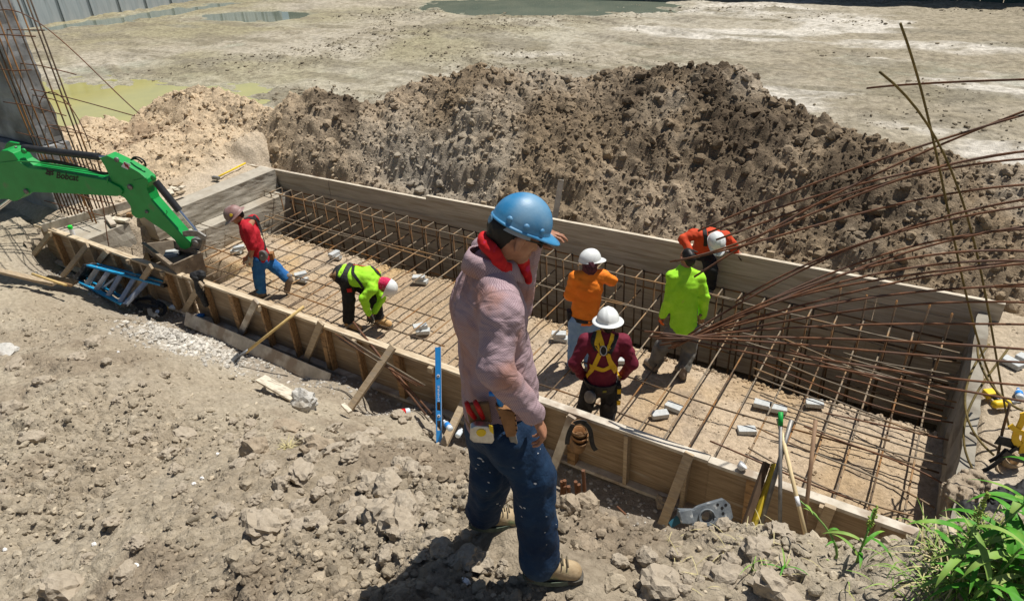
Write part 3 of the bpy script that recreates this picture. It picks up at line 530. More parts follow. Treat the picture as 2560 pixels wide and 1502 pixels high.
# ================================================================== PEOPLE
class SDF:
    def __init__(s, pts, h, pad=.26):
        P = np.array(pts); s.h = h; s.o = P.min(0) - pad; s.n = np.ceil((P.max(0) + pad - s.o) / h).astype(int) + 1
        s.F = np.full(s.n, 10., np.float32); s.ax = [s.o[i] + h * np.arange(s.n[i]) for i in range(3)]
    def _sub(s, lo, hi):
        a = np.clip(np.floor((np.asarray(lo) - s.o) / s.h).astype(int), 0, s.n - 1); b = np.clip(np.ceil((np.asarray(hi) - s.o) / s.h).astype(int) + 1, 1, s.n)
        sl = tuple(slice(a[i], b[i]) for i in range(3)); X = np.meshgrid(*[s.ax[i][sl[i]] for i in range(3)], indexing='ij'); return sl, X
    def cone(s, a, b, ra, rb, k=.03, flat=None, sub=False, k2=None):
        a = np.asarray(a, float); b = np.asarray(b, float); m = max(ra, rb) + max(k, .02) + 3 * s.h
        sl, X = s._sub(np.minimum(a, b) - m, np.maximum(a, b) + m)
        if min(X[0].shape) == 0: return s
        d = b - a; L2 = d @ d + 1e-9; q = [X[i] - a[i] for i in range(3)]; t = np.clip((q[0] * d[0] + q[1] * d[1] + q[2] * d[2]) / L2, 0, 1)
        q = [q[i] - t * d[i] for i in range(3)]
        for fl in (flat if isinstance(flat, list) else [flat] if flat else []):
            n, f = nrm(fl[0]), fl[1]; dn = q[0] * n[0] + q[1] * n[1] + q[2] * n[2]; q = [q[i] + (f - 1) * dn * n[i] for i in range(3)]
        D = np.sqrt(q[0] ** 2 + q[1] ** 2 + q[2] ** 2) - (ra + (rb - ra) * t); F = s.F[sl]
        if sub:
            D = -D; hh = np.clip(.5 - .5 * (F - D) / k, 0, 1); s.F[sl] = F * (1 - hh) + D * hh + k * hh * (1 - hh)
        else:
            hh = np.clip(.5 + .5 * (F - D) / k, 0, 1); s.F[sl] = F * (1 - hh) + D * hh - k * hh * (1 - hh)
        return s
    def cut(s, p, n, R):      # slice off what lies beyond the plane, near p
        p = np.asarray(p, float); n = nrm(n); sl, X = s._sub(p - R, p + R); q = [X[i] - p[i] for i in range(3)]; D = q[0] * n[0] + q[1] * n[1] + q[2] * n[2]; rr = np.sqrt(q[0] ** 2 + q[1] ** 2 + q[2] ** 2)
        s.F[sl] = np.where(rr < R, np.maximum(s.F[sl], D), s.F[sl]); return s
    def folds(s, amp, fr=38., seed=1, dirs=None):
        r = np.random.default_rng(seed); X, Y, Z = np.meshgrid(*s.ax, indexing='ij', sparse=True)
        m = np.abs(s.F) < .05; acc = 0
        for k in range(5):
            a = r.normal(size=3); a = a / np.linalg.norm(a) * fr * (.45 + .4 * k); b = r.normal(size=3) * fr * .3
            w = np.sin(X * a[0] + Y * a[1] + Z * a[2] + 2.4 * np.sin(X * b[0] + Y * b[1] + Z * b[2] + k)); acc = acc + (1 - 2.2 * np.abs(w) ** .75) / (1 + .45 * k)
        s.F = np.where(m, s.F + amp * acc / 2, s.F); return s
    def at(s, p):
        g = (np.asarray(p) - s.o) / s.h; i = np.floor(g).astype(int)
        if (i < 0).any() or (i >= s.n - 1).any(): return 1.0
        f = g - i; c = s.F[i[0]:i[0] + 2, i[1]:i[1] + 2, i[2]:i[2] + 2]; c = c[0] * (1 - f[0]) + c[1] * f[0]; c = c[0] * (1 - f[1]) + c[1] * f[1]; return float(c[0] * (1 - f[2]) + c[1] * f[2])
    def grad(s, p):
        e = s.h; return nrm([s.at(np.asarray(p) + d * e) - s.at(np.asarray(p) - d * e) for d in np.eye(3)])
    def hit(s, x, y, lift=.004):
        r = nrm(ray(x, y)); lo = s.o; hi = s.o + s.h * s.n; t0 = max(0, np.linalg.norm((lo + hi) / 2 - CAM) - np.linalg.norm(hi - lo) / 2); t1 = t0 + np.linalg.norm(hi - lo)
        t = t0
        while t < t1:
            p = CAM + r * t
            if s.at(p) < 0:
                n = s.grad(p); return p - r * s.h * .3 + n * lift, n
            t += s.h * .5
        return None
    def mesh(s):
        F = s.F; ins = F < 0; n = np.array(F.shape); c = [ins[a:n[0] - 1 + a, b:n[1] - 1 + b, d:n[2] - 1 + d] for a in (0, 1) for b in (0, 1) for d in (0, 1)]
        tot = sum(x.astype(np.int8) for x in c); act = (tot > 0) & (tot < 8); ci = np.argwhere(act); vid = np.full(act.shape, -1, np.int64); vid[act] = np.arange(len(ci))
        acc = np.zeros((len(ci), 3)); cnt = np.zeros(len(ci)); cor = [(a, b, d) for a in (0, 1) for b in (0, 1) for d in (0, 1)]
        fv = {k: F[ci[:, 0] + k[0], ci[:, 1] + k[1], ci[:, 2] + k[2]] for k in cor}
        for p in cor:
            for ax in range(3):
                if p[ax] == 0:
                    q = list(p); q[ax] = 1; q = tuple(q); a, b = fv[p], fv[q]; m = (a < 0) != (b < 0); t = np.where(m, a / np.where(m, a - b, 1), 0)
                    P = np.array(p, float)[None] + t[:, None] * (np.array(q, float) - np.array(p, float))[None]; acc += np.where(m[:, None], P, 0); cnt += m
        V = s.o + s.h * (ci + acc / np.maximum(cnt, 1)[:, None]); Q = []
        for ax in range(3):
            o1, o2 = [(1, 2), (2, 0), (0, 1)][ax]; sh = list(n); sh[ax] -= 1
            A = np.take(ins, range(n[ax] - 1), ax); B = np.take(ins, range(1, n[ax]), ax); m = A != B; e = np.argwhere(m); e = e[(e[:, o1] > 0) & (e[:, o2] > 0) & (e[:, o1] < n[o1] - 1) & (e[:, o2] < n[o2] - 1)]
            flip = ~A[e[:, 0], e[:, 1], e[:, 2]]
            def cell(d1, d2):
                x = e.copy(); x[:, o1] -= d1; x[:, o2] -= d2; return vid[x[:, 0], x[:, 1], x[:, 2]]
            q = np.stack([cell(1, 1), cell(0, 1), cell(0, 0), cell(1, 0)], 1); q[flip] = q[flip][:, ::-1]; Q.append(q)
        Q = np.concatenate(Q); return V, Q[(Q >= 0).all(1)]
def sdf_obj(name, s, m, parent, sm=2):
    V, Q = s.mesh(); me = mesh_from(name, V - wloc(parent), Q, m, smooth=True); o = put(name, me, parent)
    if sm:
        md = o.modifiers.new('smooth', 'SMOOTH'); md.iterations = sm; md.factor = .5
    return o
def hand(s, wr, d, n, thumb, sc=1.0, curl=.5, k=.006, spread=0.12, curls=None):
    """palm from the wrist along d, palm normal n (fingers curl towards n), thumb = side the thumb leaves from"""
    d, n = nrm(d), nrm(n); n = nrm(n - d * (n @ d)); th = nrm(np.asarray(thumb) - d * (np.asarray(thumb) @ d) - n * (np.asarray(thumb) @ n)); wr = np.asarray(wr, float)
    s.cone(wr - d * .03 * sc, wr + d * .015 * sc, .029 * sc, .028 * sc, .015, (n, 1.25))
    kn = wr + d * .085 * sc; s.cone(wr + d * .03 * sc + th * .008 * sc, kn + th * .012 * sc, .034 * sc, .034 * sc, .012, [(n, 2.1)]); s.cone(wr + d * .03 * sc - th * .010 * sc, kn - th * .022 * sc, .03 * sc, .026 * sc, .012, [(n, 1.9)])
    for i, (off, L) in enumerate(((.030, .95), (.010, 1.06), (-.011, 1.0), (-.031, .78))):
        p = kn + th * off * sc - d * abs(off - .005) * .25 * sc; a = (curls[i] if curls else curl) * .55; r = .0095 * sc * (1 if L > .9 else .9)
        for j, l in enumerate((.043, .027, .021)):
            dd = nrm(d * math.cos(a) + n * math.sin(a) + th * off * spread / .03); q = p + dd * l * L * sc; s.cone(p, q, r, r * .9, k); p = q; r *= .9; a += (curls[i] if curls else curl) * .8
    p = wr + d * .022 * sc + th * .026 * sc; a = .75
    for j, (l, r) in enumerate(((.042, .0135), (.032, .011), (.026, .0095))):
        dd = nrm(d * math.cos(a) + th * math.sin(a) + n * (.35 + .25 * j)); q = p + dd * l * sc; s.cone(p, q, r * sc, r * .88 * sc, k * 1.5); p = q; a -= .28
def helmet(parent, c, up, fwd, m, style='cap', sc=1.0, name='helmet', ribs=1.0):
    up = nrm(up); fwd = nrm(np.asarray(fwd) - up * (np.asarray(fwd) @ up)); sd = np.cross(up, fwd); n = 56; rows = []; c = np.asarray(c, float)
    A, B, H = .138 * sc, .116 * sc, .135 * sc
    def rad(q): return np.array([A * math.cos(q), B * math.sin(q)])
    prof = [(math.cos(t), math.sin(t)) for t in np.linspace(math.radians(89.9), 0, 12)]
    def ring(fn): return [fn(2 * math.pi * j / n) for j in range(n)]
    def P(x, y, z): return c + fwd * x * 1 + sd * y + up * z
    for (r, z) in prof:
        def f(q, r=r, z=z):
            x, y = rad(q) * r; rib = .006 * sc * math.exp(-(y / (.018 * sc)) ** 2) * (1 if z > .12 else 0) + (.003 * sc * math.exp(-((abs(y) - .05 * sc) / (.009 * sc)) ** 2) if z > .3 else 0)
            rib *= ribs; return P(x * (1 + rib * 3), y, H * z + rib)
        rows.append(ring(f))
    def bl(q):
        fr = max(0, math.cos(q)) ** 2.2
        return (.062 * fr + .006 if style == 'cap' else .046 + .014 * fr + .004 * math.cos(q)) * sc
    def brim(t, dz):
        def f(q):
            x, y = rad(q); e = nrm(np.array([x, y])) * bl(q) * t; drop = -.018 * sc * t * (1 if style == 'full' else (.5 + .9 * max(0, math.cos(q)) ** 2)); return P(x + e[0], y + e[1], drop + dz)
        return ring(f)
    rows += [brim(.15, -.002), brim(.5, 0), brim(.95, 0), brim(1.0, -.003 * sc), brim(.95, -.006 * sc), brim(.3, -.008 * sc)]
    rows.append(ring(lambda q: P(*(rad(q) * .95), -.01 * sc))); rows.append(ring(lambda q: P(*(rad(q) * .9), .03 * sc))); rows.append(ring(lambda q: P(*(rad(q) * .5), H * .75)))
    vs = [p for r in rows for p in r]; fs = []
    for i in range(len(rows) - 1):
        for j in range(n): fs.append((i * n + j, (i + 1) * n + j, (i + 1) * n + (j + 1) % n, i * n + (j + 1) % n))
    fs.append(tuple(range(n))); fs.append(tuple((len(rows) - 1) * n + j for j in range(n))[::-1])
    mb = MB(); mb.add(vs, fs); return obj(name, mb, m, parent, smooth=True)
def boot(s, an, toe, up=ZV, sc=1.0):
    an, toe = np.asarray(an, float), np.asarray(toe, float); f = nrm(toe - an - up * ((toe - an) @ up) * .0); sole = an - up * .055 * sc
    heel = sole - f * .035 * sc; L = .245 * sc; tip = heel + nrm(toe - heel) * L if np.linalg.norm(toe - heel) > .05 else heel + f * L
    s.cone(an + up * .07 * sc, an, .056 * sc, .054 * sc, .03); s.cone(an, heel + up * .02 * sc, .05 * sc, .044 * sc, .03); s.cone(an + up * .0, tip - nrm(tip - heel) * .05 * sc + up * .012, .05 * sc, .046 * sc, .035); s.cone(heel, tip - nrm(tip - heel) * .045 * sc, .042 * sc, .048 * sc, .02, (up, 1.25))
    return heel, tip, f
def person(label, B, J, fwd, col, h=.0125, sc=1.0, hup=None, face=None, hat=None, hands=None, bulk=1.0, sleeve=True, glove=None, hair='hair', bandana=None, shirt_h=None, foldseed=1, belly=0, gridpad=.26, neckkerchief=None, baggy=1.0, fold=1.0):
    """J: joints in world space; returns the Empty and the cloth fields"""
    root = thing('person', label, 'person', B); fwd = nrm(fwd); J = {k: np.asarray(v, float) for k, v in J.items()}
    hup = nrm(ZV if hup is None else hup); face = nrm(fwd if face is None else face); face = nrm(face - hup * (face @ hup)); side = np.cross(hup, face)   # side = his left
    pts = list(J.values()) + [J['head'] + hup * .15]; allp = pts
    sh = shirt_h or h
    # ---------------- skin: one continuous figure
    s = SDF(allp, h); sp = nrm(J['neck'] - J['pelvis']); tf = nrm(fwd - sp * (fwd @ sp)); latv = np.cross(sp, tf)
    hc = J['head']
    s.cone(J['pelvis'], J['chest'], .125 * bulk, .14 * bulk, .03, (tf, 1.4)); s.cone(J['chest'], J['neck'], .13 * bulk, .055, .04, (tf, 1.3)); s.cone(J['shL'], J['shR'], .05, .05, .04)
    s.cone(J['neck'] - sp * .02, hc - hup * .03 - face * .012, .056 * sc, .052 * sc, .025)
    s.cone(hc - face * .025 * sc, hc + face * .022 * sc + hup * .012 * sc, .085 * sc, .082 * sc, .03, (side, 1.16)); s.cone(hc - hup * .045 * sc + face * .04 * sc, hc - hup * .085 * sc + face * .062 * sc, .052 * sc, .034 * sc, .03, (side, 1.05))
    s.cone(hc + face * .088 * sc + hup * .002, hc + face * .108 * sc - hup * .032 * sc, .010 * sc, .016 * sc, .014); s.cone(hc + face * .083 * sc + hup * .022 * sc - side * .03, hc + face * .083 * sc + hup * .022 * sc + side * .03, .014 * sc, .014 * sc, .02)
    s.cone(hc + face * .094 * sc - hup * .062 * sc - side * .016, hc + face * .094 * sc - hup * .062 * sc + side * .016, .008 * sc, .008 * sc, .008); s.cone(hc + face * .085 * sc - hup * .095 * sc, hc + face * .08 * sc - hup * .1 * sc, .018 * sc, .018 * sc, .02)
    for q in (-1, 1):
        e = hc + side * q * .087 * sc - face * .004 - hup * .012; s.cone(e + hup * .02 * sc, e - hup * .022 * sc, .024 * sc, .015 * sc, .008, [(side, 1.7), (face, 1.1)]); s.cone(e + side * q * .012 * sc + face * .004, e + side * q * .016 * sc + face * .004 - hup * .008, .007, .007, .006, sub=True)
    for q in ('L', 'R'):
        s.cone(J['sh' + q], J['el' + q], .046 * bulk, .038, .03); s.cone(J['el' + q], J['wr' + q], .041, .029, .02)
        s.cone(J['hip' + q], J['kn' + q], .08 * bulk, .052, .04); s.cone(J['kn' + q], J['an' + q], .054, .038, .03); s.cone(J['an' + q], J['an' + q] + .5 * (J['toe' + q] - J['an' + q]) - ZV * .02, .038, .03, .02)
    hd = hands or {}
    for q in ('L', 'R'):
        a = hd.get(q, {}); d = a.get('d', nrm(J['wr' + q] - J['el' + q])); n_ = a.get('n', -latv if q == 'L' else latv); th = a.get('th', tf)
        if not (glove and q in glove): hand(s, J['wr' + q], d, n_, th, sc * a.get('sc', 1.0), a.get('curl', .55), k=min(.006, h * .7), curls=a.get('curls'))
        else: s.cone(J['wr' + q], J['wr' + q] + nrm(d) * .07, .027, .026, .01)
    sdf_obj('body', s, col['skin'], root, 1); F = {'body': s}
    # ---------------- shirt
    if col.get('shirt'):
        t = SDF([J[k] for k in ('pelvis', 'chest', 'neck', 'shL', 'shR', 'elL', 'elR', 'wrL', 'wrR')], sh); b = bulk
        t.cone(J['pelvis'] - sp * .008, J['pelvis'] * .5 + J['chest'] * .5, .160 * b, .152 * b, .03, (tf, 1.22)); t.cone(J['pelvis'] * .5 + J['chest'] * .5, J['chest'], .150 * b, .168 * b, .03, (tf, 1.32))
        if belly: t.cone(J['pelvis'] * .75 + J['chest'] * .25 + tf * belly, J['pelvis'] * .4 + J['chest'] * .6 + tf * belly * .7, .13 * b, .12 * b, .06, (tf, 1.1))
        t.cone(J['chest'], J['neck'] - sp * .045, .155 * b, .066, .05, (tf, 1.2))
        for q in ('L', 'R'):
            t.cone(J['sh' + q], J['neck'] - sp * .045, .064 * b, .056, .05); t.cone(J['sh' + q], J['el' + q], .066 * b, .056 * b, .045)
            if sleeve is True: w_ = J['el' + q] + (J['wr' + q] - J['el' + q]) * .97; t.cone(J['el' + q], w_, .056 * b, .040 * b, .02); t.cone(w_, w_ + nrm(J['wr' + q] - J['el' + q]) * .004, .041 * b, .041 * b, .006)
            else: t.cone(J['sh' + q], J['sh' + q] * .3 + J['el' + q] * .7, .072 * b, .068 * b, .03)
        t.folds(.0085 * fold, 20, foldseed); t.folds(.004 * fold, 48, foldseed + 1); so_ = sdf_obj('shirt', t, col['shirt'], root, 1); F['shirt'] = t; weave(so_, root, J, ax=(tf, latv, sp))
    # ---------------- trousers, boots
    t = SDF([J[k] for k in ('pelvis', 'hipL', 'hipR', 'knL', 'knR', 'anL', 'anR')], sh); b = bulk
    t.cone(J['pelvis'] + sp * .03, J['pelvis'] - sp * .06, .142 * b, .145 * b, .03, (tf, 1.22))
    for q in ('L', 'R'):
        t.cone(J['hip' + q], J['kn' + q], .102 * b * baggy, .08 * b * baggy, .04); a_ = J['an' + q] + (J['kn' + q] - J['an' + q]) * .04; t.cone(J['kn' + q], a_, .08 * b * baggy, .074 * b * baggy, .03)
    for q in ('L', 'R'): t.cut(J['an' + q] + nrm(J['kn' + q] - J['an' + q]) * (-.012 if baggy > 1 else .03), J['an' + q] - J['kn' + q], .13)
    t.folds(.0085, 17, foldseed + 5); t.folds(.004, 40, foldseed + 6); sdf_obj('trousers', t, col['trousers'], root, 1); F['trousers'] = t
    for q in ('L', 'R'):
        t = SDF([J['an' + q], J['toe' + q]], min(h, .009), .16); u_ = J.get('bup' + q, ZV); u_ = nrm(u_); he, ti, f_ = boot(t, J['an' + q], J['toe' + q], u_, sc); bo = sdf_obj('boot', t, col['boots'], root, 1)
        mb = MB(); c_ = (he + ti) / 2 - u_ * .034 * sc; f2 = nrm(ti - he); s2 = nrm(np.cross(u_, f2)); L = np.linalg.norm(ti - he) / 2
        pr = [c_ + f2 * x + s2 * y for x, y in ((-L - .04, -.03), (-L - .02, -.042), (0, -.040), (L * .7, -.05), (L + .005, -.035), (L + .012, 0), (L + .005, .035), (L * .7, .05), (0, .040), (-L - .02, .042), (-L - .04, .03))]; mb.prism(pr, u_ * .024 * sc); obj('sole', mb, col.get('sole', 'sole'), bo)
    for q in (glove or ''):
        t = SDF([J['wr' + q], J['wr' + q] + nrm(hd.get(q, {}).get('d', J['wr' + q] - J['el' + q])) * .2], .006, .12); a = hd.get(q, {}); d = a.get('d', nrm(J['wr' + q] - J['el' + q])); t.cone(J['wr' + q] - nrm(d) * .045, J['wr' + q], .040, .036, .01); hand(t, J['wr' + q], d, a.get('n', -latv if q == 'L' else latv), a.get('th', tf), sc * 1.12, a.get('curl', .6), curls=a.get('curls')); sdf_obj('glove', t, col['glove'], root, 1)
    if hair:
        t = SDF([hc], h * .8, .17); t.cone(hc - face * .038 * sc + hup * .012, hc + hup * .035 * sc - face * .01, .086 * sc, .082 * sc, .02, (side, 1.24)); t.cone(hc - face * .055 * sc - hup * .05 * sc, hc - face * .05 * sc, .042 * sc, .056 * sc, .03); t.folds(.004, 90, 5); sdf_obj('hair', t, hair, root, 0)
    if bandana:
        t = SDF([hc, J['neck']], h * .8, .2); t.cone(hc - face * .03 * sc - hup * .01, hc - face * .01 + hup * .02, .093 * sc, .09 * sc, .02, (side, 1.1)); t.cone(J['neck'] + sp * .02, hc - hup * .05 - face * .03, .085, .08, .03); t.folds(.006, 55, 8); sdf_obj('head_scarf', t, bandana, root, 1)
    if neckkerchief:
        t = SDF([hc, J['neck']], .006, .2); up_ = nrm(hc - J['neck']); nb = J['neck'] + up_ * .038
        for k in range(18):
            a0, a1 = [2 * math.pi * (k + e) / 18 for e in (0, 1)]; P_ = [nb + (side * math.sin(a) * .066 + face * math.cos(a) * .075) + up_ * (.042 * -math.cos(a) - .012 + .004 * math.sin(5 * a)) for a in (a0, a1)]; t.cone(P_[0], P_[1], .020, .020, .012)
        t.cone(nb + face * .075 - up_ * .045, nb + face * .085 - up_ * .11 - side * .035, .028, .010, .02, (face, 1.5)); fz = nrm(face * np.array([1, 1, 0])); t.cone(nb + fz * .085 - ZV * .03, nb + fz * .105 - ZV * .125 - side * .02, .026, .010, .02); t.cone(nb - face * .06 + up_ * .045, nb - face * .07 + up_ * .075, .016, .006, .01); t.folds(.004, 80, 9); sdf_obj('neckerchief', t, neckkerchief, root, 1)
    if hat: 
        hm = helmet(root, hc + hup * hat.get('lift', .028) * sc + face * .006, hat.get('up', hup), hat.get('face', face), hat['m'], hat.get('style', 'cap'), sc * hat.get('sc', 1.0), ribs=hat.get('ribs', 1.0)); F['helmet'] = hm
    return root, F, J, dict(fwd=fwd, face=face, hup=hup, side=side, sp=sp, tf=tf, lat=latv)
def weave(o, root, J, ax):
    """lay the cloth's warp and weft along each limb, so a woven pattern follows body and sleeves"""
    me = o.data; V = np.empty(len(me.vertices) * 3, np.float32); me.vertices.foreach_get('co', V); V = V.reshape(-1, 3) + wloc(root); best = np.full(len(V), 9.); W = np.zeros((len(V), 3)); tf, lat, sp = ax
    for a, b, r, ref in ((J['pelvis'], J['neck'], .15, tf), (J['shL'], J['elL'], .065, lat), (J['shR'], J['elR'], .065, -lat), (J['elL'], J['wrL'], .05, lat), (J['elR'], J['wrR'], .05, -lat)):
        d = nrm(b - a); L = np.linalg.norm(b - a); t = (V - a) @ d; q = V - a - np.clip(t, 0, L)[:, None] * d; dist = np.linalg.norm(q, axis=1) - r; x = nrm(ref - d * (ref @ d)); y = np.cross(d, x); ang = np.arctan2(q @ y, q @ x); k = dist < best; best = np.where(k, dist, best); W[k] = np.c_[ang * r, t, np.zeros(len(V))][k]
    at = me.attributes.new('weave', 'FLOAT_VECTOR', 'POINT'); at.data.foreach_set('vector', W.astype(np.float32).ravel())
mat('skin', (.30, .135, .075), (.40, .19, .11), 30, .5, .15, 60, spec=.4)
mat('hair', (.012, .010, .009), rough=.5)
mat('sole', (.05, .045, .04), (.10, .09, .07), 20, .8)
mat('boot_tan', (.33, .235, .13), (.46, .36, .22), 18, .75, .3, 60, c3=(.16, .22, .10), scale3=7, con3=(.6, .68))
mat('boot_dark', (.16, .12, .09), (.26, .21, .16), 18, .8, .3, 60)
mat('boot_camel', (.42, .25, .10), (.55, .36, .17), 18, .75, .3, 60)
mat('jeans_dark', (.004, .017, .047), (.010, .036, .082), 5, .85, .5, 22, c3=(.05, .085, .125), scale3=3.0, con3=(.58, .74), bdist=.02)
mat('jeans_mid', (.015, .10, .30), (.035, .18, .42), 6, .85, .35, 90)
mat('jeans_light', (.17, .30, .50), (.27, .42, .63), 6, .85, .35, 90)
mat('black_cloth', (.012, .012, .013), (.03, .03, .03), 8, .85, .3, 90)
mat('grey_work', (.10, .095, .08), (.19, .18, .16), 7, .85, .35, 90)
mat('red_shirt', (.38, .008, .018), (.48, .016, .028), 6, .8, .2, 60)
mat('redorange_shirt', (.55, .05, .015), (.62, .085, .025), 6, .8, .2, 60)
mat('neon_shirt', (.31, .72, .02), (.40, .80, .04), 6, .75, .2, 60, c3=(.45, .55, .07), scale3=5, con3=(.66, .75))
mat('orange_shirt', (.85, .19, .012), (.90, .25, .02), 6, .75, .2, 60)
mat('maroon_shirt', (.12, .008, .022), (.17, .015, .035), 6, .8, .25, 70)
mat('hat_white', (.70, .72, .70), (.80, .81, .78), 12, .35, spec=.5, c3=(.35, .36, .34), scale3=9, con3=(.66, .72))
mat('hat_blue', (.018, .17, .37), (.045, .245, .46), 7, .46, .15, 25, spec=.45, c3=(.17, .32, .46), scale3=5, con3=(.52, .72))
mat('hat_brown', (.20, .10, .09), (.34, .22, .20), 7, .5, c3=(.35, .3, .27), scale3=5)
mat('glove_pale', (.42, .37, .26), (.60, .54, .42), 25, .9)
mat('glove_dark', (.03, .03, .03), (.07, .065, .05), 25, .9)
mat('glove_orange', (.75, .14, .02), (.06, .05, .04), 14, .85, contrast=(.48, .55))
mat('kerchief', (.50, .008, .010), (.62, .02, .02), 9, .8, c3=(.62, .03, .10), scale3=26, con3=(.6, .66))
mat('scarf_red', (.50, .01, .06), (.62, .03, .12), 14, .8, c3=(.7, .35, .45), scale3=40, con3=(.62, .68))
mat('scarf_dark', (.035, .012, .018), (.14, .04, .055), 26, .85)
mat('leather', (.20, .095, .035), (.34, .17, .07), 14, .65, .3, 60)
mat('leather_brown', (.13, .07, .03), (.24, .14, .065), 12, .7, .3, 60)
mat('canvas_tan', (.36, .27, .17), (.46, .36, .24), 20, .9, .3, 90)
mat('webbing_black', (.012, .012, .013), (.035, .035, .035), 30, .7)
mat('webbing_yellow', (.72, .44, .012), (.80, .52, .03), 18, .65)
mat('webbing_red', (.60, .06, .02), (.68, .1, .03), 18, .65)
mat('steel', (.45, .45, .44), (.60, .60, .58), 30, .35, metal=.9)
mat('steel_dull', (.16, .155, .145), (.28, .27, .25), 14, .55, metal=.6)
mat('plastic_black', (.015, .015, .016), rough=.4)
mat('plastic_red', (.50, .012, .012), rough=.35)
mat('plastic_yellow', (.75, .50, .015), (.8, .56, .03), 10, .45)
mat('plastic_blue', (.02, .20, .62), (.03, .26, .70), 10, .4)
# checked shirt: a fine woven check in warp and weft, with rust-coloured dust rubbed in
def plaid():
    m = bpy.data.materials.new('checked_shirt'); m.use_nodes = True; MATS['checked_shirt'] = m; nt = m.node_tree; b = nt.nodes['Principled BSDF']; L = nt.links.new; b.inputs['Roughness'].default_value = .85; b.inputs['Specular IOR Level'].default_value = .2
    tc = nt.nodes.new('ShaderNodeTexCoord'); ck = nt.nodes.new('ShaderNodeTexChecker'); ck.inputs['Scale'].default_value = 215; wa = nt.nodes.new('ShaderNodeAttribute'); wa.attribute_name = 'weave'; L(wa.outputs['Vector'], ck.inputs[0]); ck.inputs[1].default_value = (.415, .31, .325, 1); ck.inputs[2].default_value = (.29, .195, .22, 1)
    n = nt.nodes.new('ShaderNodeTexNoise'); n.inputs['Scale'].default_value = 4.5; n.inputs['Detail'].default_value = 6; L(tc.outputs['Object'], n.inputs[0]); r = nt.nodes.new('ShaderNodeValToRGB'); r.color_ramp.elements[0].position = .50; r.color_ramp.elements[1].position = .70; r.color_ramp.elements[1].color = (.85, .85, .85, 1); L(n.outputs['Fac'], r.inputs[0])
    mx = nt.nodes.new('ShaderNodeMix'); mx.data_type = 'RGBA'; L(r.outputs[0], mx.inputs[0]); L(ck.outputs[0], mx.inputs[6]); mx.inputs[7].default_value = (.38, .17, .10, 1); L(mx.outputs[2], b.inputs['Base Color'])
    n2 = nt.nodes.new('ShaderNodeTexNoise'); n2.inputs['Scale'].default_value = 1; n2.inputs['Detail'].default_value = 4; n2.inputs['Distortion'].default_value = .8; mp_ = nt.nodes.new('ShaderNodeMapping'); mp_.inputs['Scale'].default_value = (8, 15, 1); mp_.inputs['Rotation'].default_value = (0, 0, .5); L(wa.outputs['Vector'], mp_.inputs[0]); L(mp_.outputs[0], n2.inputs[0]); bm_ = nt.nodes.new('ShaderNodeBump'); bm_.inputs['Strength'].default_value = .55; bm_.inputs['Distance'].default_value = .03; L(n2.outputs['Fac'], bm_.inputs['Height']); L(bm_.outputs[0], b.inputs['Normal'])
plaid()
def jp(B): return lambda x, y, off=0.0: pp(x, y, np.asarray(B) + NC * off, NC)
# ---- the man in front
B = np.array([-1.26, 1.88, 2.78]); j = jp(B); fw_ = nrm(RH * .92 - NC * .38); rg_ = nrm(NC * .92 + RH * .38)
cs_ = j(1204, 716, .0); shR = cs_ + rg_ * .175 - ZV * .02; shL = cs_ - rg_ * .15 + fw_ * .10 + ZV * .04
J = dict(head=j(1288, 584, -.02), neck=j(1228, 650, -.01), chest=j(1222, 770, -.01), pelvis=j(1245, 1030, .0), shR=shR, shL=shL,
         elR=j(1240, 925, .26), wrR=j(1334, 1034, .22), elL=j(1292, 762, -.26), wrL=j(1324, 602, -.14),
         hipR=j(1266, 1080, .09), knR=j(1330, 1185, .13), anR=gp(1350, 1408, 2.90), toeR=gp(1474, 1430, 2.82), hipL=j(1228, 1072, -.09), knL=j(1230, 1176, -.08), anL=gp(1210, 1280, 2.85), toeL=gp(1294, 1296, 2.765))
fh_ = nrm(RH * .97 - NC * .24); hu = nrm(.88 * ZV + .47 * fh_)
big, FB, J, ax = person('worker in a blue hard hat and checked shirt standing on the dirt bank', B, J, fw_, dict(skin='skin', shirt='checked_shirt', trousers='jeans_dark', boots='boot_tan'), h=.0078, hup=hu, face=nrm(fh_ - .5 * ZV), hat=dict(m='hat_blue', style='cap', lift=.052, sc=.94, ribs=0), sc=.87, fold=.75, bulk=1.0, belly=.05, baggy=1.05, neckkerchief='kerchief',
    hands=dict(R=dict(d=nrm(RH * .35 - ZV * .9 + NC * .05), n=nrm(-RH * .8 - ZV * .3), th=nrm(RH * .5 - NC * .6), curl=.75, sc=1.12), L=dict(d=nrm(RH * .85 + ZV * .32 + NC * .1), n=nrm(-RH * .1 - ZV * .8 + NC * .1), th=nrm(-RH * .6 + ZV * .2 + NC * .5), curl=.55)), foldseed=3)
